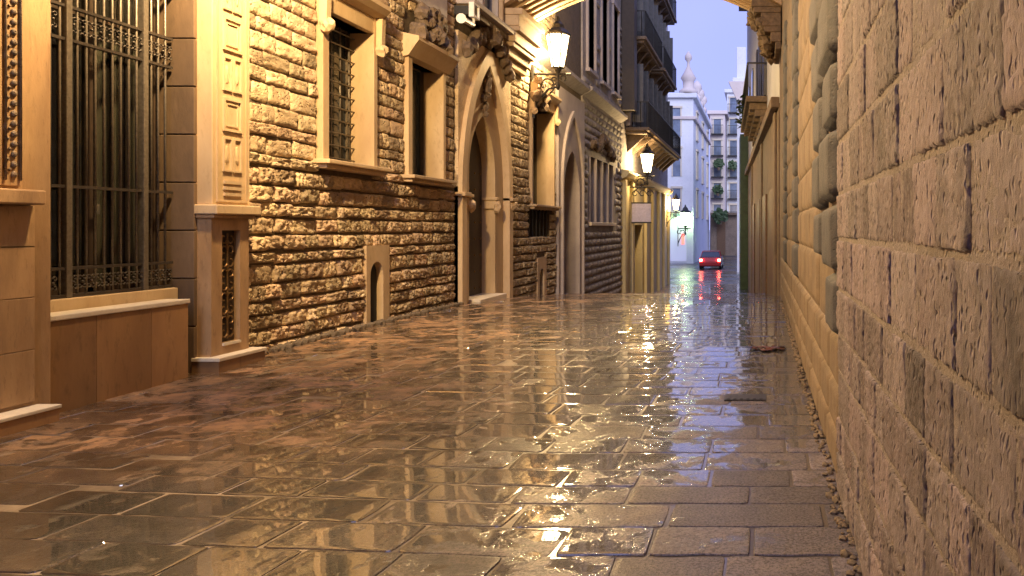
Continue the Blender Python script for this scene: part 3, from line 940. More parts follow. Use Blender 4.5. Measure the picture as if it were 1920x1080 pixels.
# drain channel of small rubble along the foot of the house
m = MB()
y = 8.4
while y < 14.3:
    L = random.uniform(0.10, 0.24)
    m.lump((-5.35 + random.uniform(-.02, .02), y + L / 2, gz(y) + 0.015), 0.075, y * 7, 1, (0.8, L / 0.15, 0.8), 0.4, 2)
    y += L
o = P(m.build("foot_rubble", "house_joint", house)); o["kind"] = "stuff"

# ------------------------------------------------------------------ bridge
bridge = thing("arched_footbridge", "carved stone footbridge crossing above the alley on an arch with corbels", "bridge", (-2.5, 17.5, 6))
N = 24
xs = [-5.40 + (5.85) * i / N for i in range(N + 1)]
def soff(x, rise=0.95): return 6.0 + rise * (1 - ((x + 2.45) / 2.95) ** 2)
def arch_band(y0, y1, dz, ztop=None, th=0.2):
    m_ = MB(); vs = []; fs = []
    for x in xs:
        z0 = soff(x) + dz
        z1 = ztop if ztop else z0 + th
        vs += [(x, y0, z0), (x, y1, z0), (x, y1, z1), (x, y0, z1)]
    for i in range(N):
        p, q = 4 * i, 4 * i + 4
        fs += [(p, q, q + 1, p + 1), (p + 1, q + 1, q + 2, p + 2), (p + 2, q + 2, q + 3, p + 3), (p + 3, q + 3, q, p)]
    fs += [(0, 1, 2, 3), (4 * N, 4 * N + 3, 4 * N + 2, 4 * N + 1)]
    return m_.add(vs, fs)
P(arch_band(16.75, 18.25, 0.0, 8.3).build("arch", "bridge_stone", bridge))
for (a, b, dz, th) in ((18.25, 18.42, -0.02, 0.16), (16.55, 16.75, -0.02, 0.16), (17.05, 17.12, -0.05, 0.05), (17.35, 17.42, -0.05, 0.05), (17.65, 17.72, -0.05, 0.05), (17.92, 17.99, -0.05, 0.05)):
    P(arch_band(a, b, dz, None, th + 0.05).build("arch_rib", "bridge_stone", bridge))
for k, (z0, z1, x1) in enumerate(((4.86, 5.02, -5.32), (5.02, 5.20, -5.24), (5.20, 5.30, -5.14), (5.30, 5.52, -5.10), (5.52, 5.62, -5.0), (5.62, 5.85, -5.02), (5.85, 5.99, -4.94))):
    P(box("corbel", "bridge_stone", bridge, -5.44, x1, 16.70 - 0.01 * k, 18.30 + 0.01 * k, z0 + 0.001, z1, 0.02))
for k, (z0, z1, x1) in enumerate(((5.15, 5.3, 0.32), (5.3, 5.5, 0.22), (5.5, 5.62, 0.08), (5.62, 5.9, 0.02), (5.9, 6.02, -0.14), (6.02, 6.4, -0.18))):
    P(box("corbel", "carved_stone", bridge, x1, 0.44, 16.70 - 0.01 * k, 18.30 + 0.01 * k, z0 + 0.001, z1, 0.02))
m = MB()
for k in range(26):
    t = random.random()
    m.lump((0.25 - 0.4 * t + random.uniform(-.05, .05), random.uniform(16.7, 18.2), 5.2 + 0.95 * t), random.uniform(0.08, 0.16), k + 70, 2, (1, 1, 1), 0.7, 3)
P(m.build("carved_figures", "carved_stone", bridge))
P(box("downpipe", "bridge_stone", bridge, -5.42, -5.28, 16.42, 16.54, 5.0, 9.0, 0.03))

# ------------------------------------------------------------------ right wall: weathered ashlar, then rusticated bosses, then smooth wall
XR = 0.43
rw = thing("weathered_stone_wall", "tall pitted wall of pinkish grey ashlar close by at right with pale mortar", "wall", (0.7, 2, 0))
P(MB().box(XR - 0.002, 1.6, -14, 4.36, -0.1, 19).build("mortar_backing", "right_joint", rw))
rv = [stone_variant(i + 40, 30, 20, 0.17, 26.0, 3.0, 1.5, 0.9) for i in range(12)]
rm = [v.mesh("ashlar_block", "right_stone", True) for v in rv]
zs = [-0.02, 0.20, 0.385, 0.64, 0.845, 1.075, 1.345, 1.585, 1.86, 2.16, 2.46, 2.78, 3.1]
nb = 0
for ci, (z0, z1) in enumerate(zip(zs, zs[1:])):
    y = 0.55 + random.uniform(-0.2, 0)
    while y < 4.36:
        L = random.choice((0.17, 0.21, 0.26, 0.32, 0.42)) * random.uniform(0.92, 1.08)
        if 4.36 - y - L < 0.16: L = 4.36 - y
        i = random.randrange(len(rm))
        gp = random.uniform(0.001, 0.004); gh = random.uniform(0.002, 0.009)
        link("ashlar_block", rm[i], rw, (XR + 0.022 - 0.7, y + L / 2 - 2, (z0 + z1) / 2), (random.uniform(0.030, 0.044), L - gp, z1 - z0 - gh), (random.choice((0, math.pi)), 0, math.pi))
        nb += 1
        y += L
# bossed stone wall
bw = thing("bossed_stone_wall", "ochre lit wall with rounded projecting bosses in columns beyond the pitted wall", "wall", (0.7, 10, 0))
P(MB().box(XR + 0.03, 1.6, 4.36, 18.5, -0.6, 19).build("wall", "ochre_stone", bw))
pil = stone_variant(90, 18, 12, 0.05, 11.0, 1.0, 1.3, 0.1)
pil_m = [stone_variant(90 + q, 18, 12, 0.06, 11.0, 1.0, 1.3, 0.15).mesh("bossed_block", "boss_stone", True) for q in range(4)]
fl_m = [stone_variant(95 + q, 10, 8, 0.06, 14.0, 1.5, 1.3, 0.15).mesh("wall_stone", "ochre_stone", True) for q in range(4)]
def boss(y0, y1, z0, z1, d):
    link("bossed_block", random.choice(pil_m), bw, (XR + 0.032 - 0.7, (y0 + y1) / 2 - 10, (z0 + z1) / 2), (d * 0.8, y1 - y0, z1 - z0), (0, 0, math.pi))
for (z0, z1, y0, y1, d) in ((0.80, 1.13, 4.38, 4.95, 0.10), (1.15, 1.54, 4.38, 5.05, 0.12), (1.56, 1.97, 4.38, 5.15, 0.14), (1.99, 2.34, 4.42, 5.0, 0.12), (2.36, 2.78, 4.38, 5.2, 0.15), (2.80, 3.2, 4.40, 5.05, 0.13)):
    boss(y0, y1, z0 + 0.005, z1 - 0.005, d)
for (z0, z1, y0, y1, d) in ((1.20, 1.52, 5.35, 5.9, 0.11), (1.54, 1.93, 5.35, 6.05, 0.12), (1.95, 2.31, 5.35, 6.0, 0.11), (2.33, 2.74, 5.4, 6.1, 0.12), (2.77, 3.1, 5.35, 6.1, 0.14), (3.12, 3.5, 5.4, 6.0, 0.11)):
    boss(y0, y1, z0 + 0.005, z1 - 0.005, d)
z = 0.82
k = 0
while z < 4.6:
    h = (0.40, 0.44, 0.38)[k % 3]
    boss(9.4, 10.3 - 0.2 * (k % 2), z, z + h - 0.012, 0.09)
    boss(13.2, 14.2 - 0.2 * (k % 2), z, z + h - 0.012, 0.09)
    z += h; k += 1
zs = [-0.3, 0.0, 0.24, 0.50, 0.79]
for z0, z1 in zip(zs, zs[1:]):
    y = 4.38
    while y < 16.5:
        L = random.uniform(0.5, 1.0)
        link("wall_stone", random.choice(fl_m), bw, (XR + 0.032 - 0.7, y + L / 2 - 10, (z0 + z1) / 2), (0.045, L - 0.012, z1 - z0 - 0.012), (0, 0, math.pi))
        y += L
z = 0.80
while z < 4.9:
    h = random.choice((0.36, 0.42, 0.46))
    for (a, b) in ((6.15, 9.3), (10.4, 13.1), (14.3, 16.6)):
        y = a
        while y < b - 0.05:
            L = random.uniform(0.6, 1.1)
            if b - y - L < 0.3: L = b - y
            link("wall_stone", random.choice(fl_m), bw, (XR + 0.032 - 0.7, y + L / 2 - 10, z + h / 2), (0.03, L - 0.008, h - 0.008), (0, 0, math.pi))
            y += L
    z += h

# ------------------------------------------------------------------ beyond the bridge, left: grey townhouse
th = thing("grey_townhouse", "dim grey stone townhouse with twin lights beyond the second gateway", "building", (-5.4, 27, -0.8))
XT = -5.42
tw = (25.4, 29.6, 1.60, 3.7)
tholes = [tw] + [(a, a + 1.1, 6.4, 9.6) for a in (25.0, 27.2, 29.3)] + [(a, a + 1.1, 10.6, 13.2) for a in (25.0, 27.2, 29.3)]
P(solid_wall(-7, XT, 24.46, 31.0, -1.8, 16, tholes).build("wall", "grey_stone", th))
gv = [stone_variant(i + 120, 6, 4, 0.5, 2.8, 2.0, 2.2) for i in range(6)]
m = MB(); z = -1.1
tskip = [(h[0] - .15, h[1] + .15, h[2] - .15, h[3] + .2) for h in tholes]
while z < 9.4:
    h = 0.24; y = 24.5
    if not (5.4 < z + .12 < 5.85):
        while y < 30.9:
            L = random.uniform(0.4, 0.8)
            if not any(q[0] < y + L and q[1] > y and q[2] < z + h and q[3] > z for q in tskip):
                mt = Matrix.Translation((XT, y + L / 2, z + h / 2)) @ Matrix.Diagonal((0.07, L - 0.03, h - 0.03, 1))
                v_ = random.choice(gv); m.add([(mt @ Vector(v))[:] for v in v_.v], v_.f)
            y += L
    z += h
o = P(m.build("small_stone_blocks", "grey_stone", th, True)); o["kind"] = "stuff"
m = MB()
m.box(-5.75, -5.32, tw[0] - 0.1, tw[1] + 0.1, tw[2] - 0.12, tw[2], 0.02)
P(m.build("sill", "pale_cap", th))
for yy in (tw[0] + 0.06, (tw[0] + tw[1]) / 2, tw[1] - 0.06, tw[0] + 1.05, tw[1] - 1.05):
    P(box("mullion", "lilac_stone", th, -5.66, -5.40, yy - 0.07, yy + 0.07, tw[2], tw[3], 0.02))
P(MB().quad((-5.7, tw[0], tw[2]), (-5.7, tw[1], tw[2]), (-5.7, tw[1], tw[3]), (-5.7, tw[0], tw[3])).build("pane", "dark_glass", th))
for (a, b, c, d) in tholes[1:]:
    w_ = P(MB().box(-5.6, -5.34, a - 0.1, a, c, d).box(-5.6, -5.34, b, b + 0.1, c, d).box(-5.6, -5.32, a - 0.14, b + 0.14, d, d + 0.14).box(-5.6, -5.28, a - 0.14, b + 0.14, c - 0.1, c).build("window", "lilac_stone", th))
    MB().quad((-5.62, a, c), (-5.62, b, c), (-5.62, b, d), (-5.62, a, d)).build("pane", "dark_glass", w_)
m = MB(); m.prism_y([(-5.48, 5.45), (-5.26, 5.55), (-5.12, 5.64), (-5.12, 5.74), (-5.48, 5.82)], 24.46, 31.0)
P(m.build("string_course", "grey_stone", th))
m = MB()
for k in range(14):
    m.lump((-5.34, 25.6 + 0.27 * k, 4.0 + 0.5 * math.exp(-((k - 6.5) / 3) ** 2) + random.uniform(-.1, .1)), 0.17, k + 140, 2, (0.7, 1, 1), 0.7, 3)
P(m.build("carved_crest", "carved_stone", th))

# balconied house
bh = thing("balconied_house", "tall dark house with iron balconies above a yellow lit ground floor", "building", (-5.4, 39, -1.8))
XB = -5.38
doors = [(33.7, 36.6, -1.9, 1.55)]
ups = []
for zf in (5.6, 9.3, 13.0):
    for a in (32.6, 35.8, 39.0, 42.2):
        ups.append((a, a + 1.5, zf + 0.1, zf + 2.5))
P(solid_wall(-9, XB, 31.01, 46.8, -2.0, 3.6, doors).build("ground_floor_wall", "yellow_plaster", bh))
P(solid_wall(-9, XB - 0.02, 31.01, 46.8, 3.6, 17.5, ups).build("wall", "grey_stone", bh))
P(MB().box(-5.9, -5.85, 33.7, 36.6, -1.9, 1.55).build("door", "dark_wood", bh))
for yy in (31.2, 33.1, 37.1, 39.4, 41.8, 44.0, 46.3):
    P(box("pilaster", "yellow_plaster", bh, XB, XB + 0.14, yy, yy + 0.42, -2.0, 3.3, 0.03))
P(MB().prism_y([(XB - 0.05, 3.3), (XB + 0.2, 3.4), (XB + 0.3, 3.55), (XB + 0.3, 3.65), (XB - 0.05, 3.7)], 31.01, 46.8).build("cornice", "yellow_plaster", bh))
for (a, b, c, d) in ups:
    w_ = P(MB().box(XB - .3, XB + 0.07, a - 0.14, a, c, d + .1).box(XB - .3, XB + 0.07, b, b + 0.14, c, d + .1).box(XB - .3, XB + 0.14, a - 0.2, b + 0.2, d + .1, d + 0.28).build("window", "white_plaster", bh))
    MB().quad((XB - .3, a, c), (XB - .3, b, c), (XB - .3, b, d + .1), (XB - .3, a, d + .1)).build("pane", "dark_glass", w_)
    for (p, q) in ((a - 0.02, a + 0.03), (b - 0.03, b + 0.02)):
        MB().box(XB + 0.07, XB + 0.62, p, q, c + 0.02, d).build("shutter", "shutter", w_)
for fi, zf in enumerate((5.45, 9.15, 12.85)):
    spans = ((32.0, 45.0),) if fi == 0 else ((32.2, 37.8), (38.6, 44.2))
    for (a, b) in spans:
        dpt = 0.95 if fi == 0 else 0.8
        bal = P(MB().box(XB - 0.02, XB + dpt, a, b, zf - 0.14, zf, 0.03).box(XB - 0.02, XB + dpt - 0.12, a + 0.1, b - 0.1, zf - 0.26, zf - 0.14, 0.03).build("balcony", "carved_stone", bh))
        y = a + 0.5
        while y < b - 0.3:
            MB().prism_y([(XB - .02, zf - 0.95), (XB + 0.16, zf - 0.8), (XB + dpt - 0.35, zf - 0.40), (XB + dpt - 0.18, zf - 0.26), (XB - .02, zf - 0.26)], y, y + 0.24).build("bracket", "carved_stone", bal)
            y += 1.3
        MB().tube([(XB, a + 0.05, zf + 1.02), (XB + dpt - 0.05, a + 0.05, zf + 1.02), (XB + dpt - 0.05, b - 0.05, zf + 1.02), (XB, b - 0.05, zf + 1.02)], 0.028, 6).build("rail", "black_iron", bal)
        m = MB(); y = a + 0.06
        while y < b:
            m.tube([(XB + dpt - 0.05, y, zf), (XB + dpt - 0.05, y, zf + 1.02)], 0.017, 4, False); y += 0.34
        x = XB + 0.1
        while x < XB + dpt - 0.1:
            m.tube([(x, a + 0.05, zf), (x, a + 0.05, zf + 1.02)], 0.017, 4, False); x += 0.25
        o = m.build("balusters", "black_iron", bal); o["kind"] = "stuff"
P(MB().box(XB, XB + 0.5, 31.05, 31.7, 6.0, 14.5).build("bay_side", "dark_wood", bh))
P(MB().box(XB, XB + 0.2, 31.9, 32.3, 5.5, 16, .05).build("corner_pier", "lilac_stone", bh))
P(MB().prism_y([(XB - 0.3, 17.2), (XB + 0.5, 17.5), (XB + 0.7, 17.7), (XB + 0.7, 17.9), (XB - 0.3, 18.0)], 31.01, 46.8).build("eaves", "carved_stone", bh))

# ------------------------------------------------------------------ beyond the bridge, right
rb = thing("right_townhouse", "narrow townhouse beyond the bridge with ochre ground floor and a heavy dark balcony", "building", (0.43, 18.5, -0.3))
ang = math.atan2(-1.18, 26.5)
def rl(m_, name, mat, parent=None, sm=False):     # local frame: u along the front (from y=18.5), v towards the street, z up
    c, s = math.cos(ang), math.sin(ang)
    # front direction d=(sin, cos), outward normal n=(-cos, sin)
    d = Vector((math.sin(ang), math.cos(ang), 0)); n_ = Vector((-math.cos(ang), math.sin(ang), 0))
    m_.v = [tuple(Vector((0.43, 18.52, 0)) + d * u + n_ * v + Vector((0, 0, z))) for (u, v, z) in m_.v]
    o_ = m_.build(name, mat, parent or rb, sm)
    return P(o_) if parent is None else o_
def rbx(u0, u1, v0, v1, z0, z1, bev=0): return MB().box(u0, u1, v0, v1, z0, z1, bev)
m = rbx(0, 26.5, -4, 0, -2, 4.3); rl(m, "ground_floor_wall", "ochre_stone")
m = rbx(0, 26.5, -4, -0.02, 4.3, 14); rl(m, "wall", "white_plaster")
m = MB()
for u in (0.6, 7.6, 17): rl(rbx(u, u + 0.7, 0, 0.06, -2, 4.2, 0.02), "pilaster", "ochre_stone")
m = rbx(-0.0, 26.5, -0.02, 0.18, 4.2, 4.45, 0.03); rl(m, "cornice", "ochre_stone")
for u in (1.4, 5.0, 9.0, 14):
    m = rbx(u, u + 1.9, 0.001, 0.05, -2, 2.4); rl(m, "shop_door", "wood")
m = rbx(24.0, 26.4, 0.0, 0.42, -2, 6.4); rl(m, "green_shopfront", "green_paint")
bm_ = rbx(5.2, 13, -0.02, 0.62, 5.15, 5.33, 0.03); bal = rl(bm_, "balcony", "carved_stone")
for k, u in enumerate([5.4, 6.7, 8.0, 9.3, 10.6, 11.9]):
    for q in range(3):
        rl(rbx(u, u + 0.5, -0.02, 0.5 - 0.16 * q, 4.95 - 0.2 * q + 0.002, 5.15 - 0.2 * q, 0.02), "bracket", "carved_stone", bal)
    o = bal.children[-1]
for o in bal.children: o.location = (0, 0, 0)
m = MB()
for i in range(56):
    u = 5.25 + i * 0.138
    m.tube([(u, 0.56, 5.33), (u, 0.56, 6.3)], 0.016, 4, False)
rl(m, "balusters", "black_iron", bal)["kind"] = "stuff"
rl(MB().tube([(5.2, 0.0, 6.3), (5.22, 0.56, 6.3), (13, 0.56, 6.3), (13, 0.0, 6.3)], 0.03, 6), "rail", "black_iron", bal)
for u in (6.2, 9.6):
    w_ = rl(rbx(u, u + 1.4, -0.02, 0.03, 5.35, 8.0), "window", "dark_glass")
    rl(MB().box(u - 0.75, u - 0.02, -0.01, 0.07, 5.4, 8.0), "shutter", "shutter", w_)
    rl(MB().box(u + 1.42, u + 2.15, -0.01, 0.07, 5.4, 8.0), "shutter", "shutter", w_)
for u in (16.5, 21):
    w_ = rl(rbx(u, u + 1.4, -0.02, 0.03, 5.8, 8.4), "window", "dark_glass")
rl(MB().box(-0.0, 26.5, -0.1, 0.45, 13.6, 14.0), "eaves", "carved_stone")
pl = MB()
for i in range(120):
    u = random.uniform(8, 12.5); v = random.uniform(0.35, 0.8); z = random.uniform(5.2, 5.9)
    a = random.uniform(0, 6.28); r = random.uniform(0.08, 0.16)
    d1 = Vector((math.cos(a), math.sin(a), random.uniform(-.6, .6))) * r; d2 = Vector((-math.sin(a), math.cos(a), random.uniform(-.6, .6))) * r * 0.5
    p = Vector((u, v, z)); pl.quad(p - d1, p - d2, p + d1, p + d2)
d = Vector((math.sin(ang), math.cos(ang), 0)); n_ = Vector((-math.cos(ang), math.sin(ang), 0))
pl.v = [tuple(Vector((0.43, 18.52, 0)) + d * u + n_ * v + Vector((0, 0, z))) for (u, v, z) in pl.v]
o = pl.build("balcony_plant", "leaf"); tag(o, "dark leafy plant spilling over the heavy balcony of the right townhouse", "plant")

# ------------------------------------------------------------------ far buildings across the plaza
def far_block(name, label, x0, x1, y0, y1, z1, mat, cols, floors, roof=None, group="buildings beyond the end of the alley", balc=True, ww=0.9, side=True):
    t = thing(name, label, "building", ((x0 + x1) / 2, y0, -1.9), group)
    P(MB().box(x0, x1, y0, y1, -1.9, z1).build("wall", mat, t))
    P(MB().box(x0 - 0.35, x1 + 0.35, y0 - 0.35, y1 + 0.35, z1, z1 + 0.45, 0.08).build("cornice", roof or mat, t))
    fh = (z1 + 1.9 - 4.2) / floors
    for f in range(floors):
        zb = -1.9 + 4.4 + fh * f
        for c in range(cols):
            xc = x0 + (x1 - x0) * (c + 0.5) / cols
            w_ = P(MB().box(xc - ww / 2 - .12, xc - ww / 2, y0 - 0.10, y0 + 0.02, zb, zb + fh * .7).box(xc + ww / 2, xc + ww / 2 + .12, y0 - 0.10, y0 + 0.02, zb, zb + fh * .7)
                   .box(xc - ww / 2 - .2, xc + ww / 2 + .2, y0 - 0.18, y0 + 0.02, zb + fh * .7, zb + fh * .7 + .2).build("window", "pale_cap", t))
            MB().box(xc - ww / 2, xc + ww / 2, y0 - 0.03, y0 + 0.02, zb, zb + fh * .7).build("pane", "far_glass", w_)
            if balc:
                bb = MB().box(xc - ww / 2 - .3, xc + ww / 2 + .3, y0 - 0.75, y0, zb - .12, zb)
                for q in range(9):
                    xx = xc - ww / 2 - .28 + (ww + .56) * q / 8
                    bb.box(xx - .012, xx + .012, y0 - .74, y0 - .70, zb, zb + 1)
                bb.box(xc - ww / 2 - .3, xc + ww / 2 + .3, y0 - 0.75, y0 - .70, zb + 1, zb + 1.06)
                bb.build("balcony", "black_iron", w_)
        if side:
            n = max(1, int((y1 - y0) / 6))
            for c in range(n):
                yc = y0 + (y1 - y0) * (c + 0.5) / n
                w_ = P(MB().box(x1 - .02, x1 + .16, yc - 1.0, yc + 1.0, zb - .1, zb).box(x1 - .02, x1 + .12, yc - .9, yc - .7, zb, zb + fh * .7).box(x1 - .02, x1 + .12, yc + .7, yc + .9, zb, zb + fh * .7)
                       .box(x1 - .02, x1 + .2, yc - 1, yc + 1, zb + fh * .7, zb + fh * .7 + .2).build("window", "pale_cap", t))
                MB().box(x1 - .02, x1 + .03, yc - .7, yc + .7, zb, zb + fh * .7).build("pane", "far_glass", w_)
    return t
ct = far_block("corner_building", "pale blue corner building with a sculpted roofline and a finial across the plaza", -12.5, -6.25, 75, 98, 13.6, "blue_plaster", 2, 3, balc=False, ww=0.7)
m = MB()
m.lathe([(0.85, 0), (0.9, 0.3), (0.5, 0.6), (0.55, 1.2), (0.75, 1.5), (0.45, 2.0), (0.15, 2.6), (0.12, 3.0), (0.34, 3.3), (0.34, 3.6), (0.08, 4.0)], (-6.75, 75.4, 14.05), 10)
P(m.build("finial", "rose_plaster", ct, True))
for (yy, xx) in ((80, -6.3), (84, -6.3), (88, -6.3), (75.3, -9.2), (75.3, -11)):
    P(MB().lathe([(0.4, 0), (0.45, 0.5), (0.18, 0.8), (0.5, 1.3), (0.45, 1.7), (0.1, 2.1)], (xx, yy, 14.05), 8).build("urn", "rose_plaster", ct, True))
P(MB().box(-12.6, -6.0, 74.8, 98.2, 11.6, 11.9, 0.05).build("frieze", "rose_plaster", ct))
P(MB().box(-9.3, -6.9, 74.9, 75.0, -1.7, 1.6).build("shop_window", "shop_lit", ct))
P(MB().box(-7.35, -7.1, 74.83, 74.9, -0.1, 0.9).build("shop_sign", "shop_red", ct))
P(MB().box(-8.9, -6.5, 74.1, 75.0, 9.0 - 6.2, 9.2 - 6.2).build("balcony", "rose_plaster", ct))
ct["label"] = "pale blue corner building with a sculpted roofline and finial across the plaza"
far_block("pink_house", "pinkish white house with stacked balconies behind the pale corner building", -6.2, -4.35, 99, 112, 15.5, "rose_plaster", 1, 5, side=False)
far_block("white_house", "slim white house with dark balcony doors left of the turreted house", -4.3, -2.6, 104, 118, 19.0, "white_plaster", 1, 6, side=False)
P_ = far_block("turreted_house", "narrow lilac white house with a small roof turret at the alley mouth", -1.72, 3.0, 60, 80, 12.2, "white_plaster", 3, 4, balc=False, ww=0.3, side=False)
P(MB().box(-1.75, -1.05, 60.0, 61.4, 12.65, 15.0, 0.05).build("turret", "blue_plaster", P_))
P(MB().prism_y([(-2.35, 12.3), (-1.7, 10.9), (-1.0, 10.9), (-1.0, 12.3)], 59.3, 60.0).build("oriel", "rose_plaster", P_))
oc = thing("ochre_ground_floor", "warm ochre lit shopfront at the far side of the plaza", "building", (-4.3, 95, -1.9))
P(MB().box(-5.95, -2.65, 97, 98.8, -1.9, 3.2).build("wall", "ochre_stone", oc))
P(MB().box(-6.0, -2.6, 96.4, 97, 3.0, 3.3).build("awning", "carved_stone", oc))
P(MB().box(-5.2, -4.2, 96.9, 97.0, -1.8, 2.2).build("door", "wood", oc))

def far_plant(x, y, z, r, label, n=110):
    m_ = MB()
    for i in range(n):
        v = Vector((random.gauss(0, 1), random.gauss(0, .7), random.gauss(0, .8))); v = v.normalized() * random.random() ** .5 * r
        p = Vector((x, y, z)) + v; a = random.uniform(0, 6.28); s = random.uniform(.12, .24) * r
        d1 = Vector((math.cos(a), random.uniform(-.5, .5), math.sin(a))) * s * 1.6; d2 = Vector((-math.sin(a), random.uniform(-.5, .5), math.cos(a))) * s
        m_.quad(p - d1, p - d2, p + d1, p + d2)
    t = thing("hanging_plant", label, "plant", (x, y, z - r), "plants hanging from far balconies")
    P(m_.build("foliage", "leaf", t)); P(MB().lathe([(.2 * r, 0), (.34 * r, .5 * r)], (x, y, z - 1.15 * r), 8).build("pot", "carved_stone", t))
far_plant(-5.05, 97.9, 9.3, 0.7, "dark bushy plant on the upper balcony of the pinkish house")
far_plant(-5.15, 98.0, 6.1, 0.65, "dark bushy plant on the lower balcony of the pinkish house")
far_plant(-4.75, 95.6, 2.9, 0.9, "large leafy plant above the ochre shopfront", 160)
far_plant(-3.5, 103, 9.5, 0.65, "dark plant on the balcony of the slim white house")

# ------------------------------------------------------------------ street lamps
def lantern_mesh(sc):
    g_ = MB(); fr = MB()
    for k in range(6):
        a0, a1 = math.pi / 3 * k, math.pi / 3 * (k + 1)
        rb_, rt = 0.115 * sc, 0.225 * sc
        b0 = (rb_ * math.cos(a0), rb_ * math.sin(a0), 0); b1 = (rb_ * math.cos(a1), rb_ * math.sin(a1), 0)
        t0 = (rt * math.cos(a0), rt * math.sin(a0), 0.62 * sc); t1 = (rt * math.cos(a1), rt * math.sin(a1), 0.62 * sc)
        g_.quad(b0, b1, t1, t0)
        fr.tube([b0, t0], 0.017 * sc, 5); fr.tube([t0, t1], 0.02 * sc, 5); fr.tube([b0, b1], 0.018 * sc, 5)
    return g_, fr
def wall_lamp(name, label, y, z, reach, energy, colr, glass, sc=1.0, x_wall=-5.42, group="lit wall lanterns along the left side", sgn=1):
    lx = x_wall + sgn * reach
    t = thing(name, label, "street lamp", (lx, y, z - 0.9 * sc), group)
    g_, fr = lantern_mesh(sc)
    up = Vector((0, 0, 0.9 * sc))
    def put(m_, nm, mat, sm=False):
        return m_.build(nm, mat, t, sm)
    for m_ in (g_, fr): m_.v = [tuple(Vector(v) + up - Vector((0, 0, 0.31 * sc))) for v in m_.v]
    zb = 0.59 * sc; zt = 1.21 * sc
    put(g_, "lamp_glass", glass); put(fr, "lantern_frame", "black_iron")
    put(MB().lathe([(0.25 * sc, 0), (0.24 * sc, 0.03 * sc), (0.13 * sc, 0.13 * sc), (0.11 * sc, 0.2 * sc), (0.05 * sc, 0.26 * sc), (0.015 * sc, 0.36 * sc)], (0, 0, zt), 6), "lantern_roof", "black_iron")
    put(MB().lathe([(0.02 * sc, -0.42 * sc), (0.045 * sc, -0.36 * sc), (0.022 * sc, -0.28 * sc), (0.03 * sc, -0.12 * sc), (0.07 * sc, -0.04 * sc), (0.12 * sc, 0)], (0, 0, zb), 10), "stem", "black_iron", True)
    w = sgn * -1
    put(MB().tube([(w * reach, 0, zb - 0.12 * sc), (-w * 0.25 * sc, 0, zb - 0.12 * sc)], 0.026 * sc, 8), "arm", "black_iron")
    m_ = MB()
    for (cx, rr, zc, st, en) in ((0.33, 0.17, -0.33, -1.2, 3.9), (0.62, 0.13, -0.30, 0.3, 5.4), (0.12, 0.09, -0.24, -2, 3.2), (-0.13, 0.07, -0.2, -1, 4)):
        pts = [(w * cx * reach / 0.75 + 0, 0, zb + zc * sc)]
        pts = []
        for i in range(17):
            a = st + (en - st) * i / 16; r_ = rr * sc * (1 - 0.55 * i / 16)
            pts.append((w * cx * reach / 0.75 + r_ * math.cos(a), 0, zb + zc * sc + r_ * math.sin(a)))
        m_.tube(pts, 0.017 * sc, 6)
    m_.tube([(w * reach, 0, zb - 0.85 * sc), (w * reach * 0.75, 0, zb - 0.62 * sc), (w * reach * 0.35, 0, zb - 0.40 * sc), (0, 0, zb - 0.36 * sc)], 0.022 * sc, 6)
    put(m_, "scroll_bracket", "black_iron", True)
    put(MB().box(min(w * reach, w * reach - w * 0.05), max(w * reach, w * reach - w * 0.05), -0.07 * sc, 0.07 * sc, zb - 0.95 * sc, zb + 0.05 * sc, 0.012), "wall_plate", "black_iron")
    ld = bpy.data.lights.new("lamp_light", 'POINT')
    ld.energy = energy; ld.color = colr; ld.shadow_soft_size = 0.10 * sc
    lo = bpy.data.objects.new("lamp_light", ld); COL.objects.link(lo); lo.parent = t; lo.location = (0, 0, 0.92 * sc)
    return t
WARM = (1.0, 0.67, 0.30)
wall_lamp("wall_lantern", "big lit lantern on a scrolled arm between the two pointed doorways", 19.0, 5.60, 0.62, 1900, WARM, "lamp_warm", 1.25)
wall_lamp("wall_lantern", "smaller lit lantern over the yellow ground floor of the balconied house", 33.2, 4.10, 0.70, 1300, WARM, "lamp_warm", 1.25, XB)
wall_lamp("wall_lantern", "tiny distant lit lantern at the far end of the balconied house", 46.0, 2.75, 0.55, 600, WARM, "lamp_warm", 1.0, XB)
wall_lamp("wall_lantern", "greenish white glaring lantern on the corner building across the plaza", 73.9, 2.25, 0.7, 200, (0.70, 1.0, 0.62), "lamp_green", 2.0, -7.6)
# the same kind of lantern carries on towards the viewer, just outside the picture
wall_lamp("wall_lantern", "lit lantern on a long arm high above the barred palace window, over the picture edge", 6.7, 5.4, 1.4, 5700, WARM, "lamp_warm", 1.25, -5.42)

# hanging sign with scroll bracket below the second lantern
sg = thing("hanging_sign", "lilac painted sign board hanging under the smaller lantern beside a dark doorway", "sign", (-4.85, 33.0, 1.55))
P(box("sign_board", "lilac_sign", sg, -5.28, -4.50, 32.97, 33.03, 1.66, 2.42, 0.015))
for zz in (2.42, 1.61): P(box("frame_bar", "black_iron", sg, -5.30, -4.48, 32.96, 33.04, zz, zz + 0.05))
m = MB()
m.tube([(-5.4, 33, 3.1), (-4.35, 33, 3.1)], 0.03, 6)
for k in range(3):
    pts = [(-5.15 + 0.3 * k + (0.16 - 0.007 * i) * math.cos(i * .4), 33, 2.82 + (0.16 - 0.007 * i) * math.sin(i * .4)) for i in range(16)]
    m.tube(pts, 0.02, 5)
m.tube([(-5.2, 33, 3.1), (-5.2, 33, 2.45)], 0.014, 5); m.tube([(-4.58, 33, 3.1), (-4.58, 33, 2.45)], 0.014, 5)
P(m.build("scroll_bracket", "black_iron", sg))

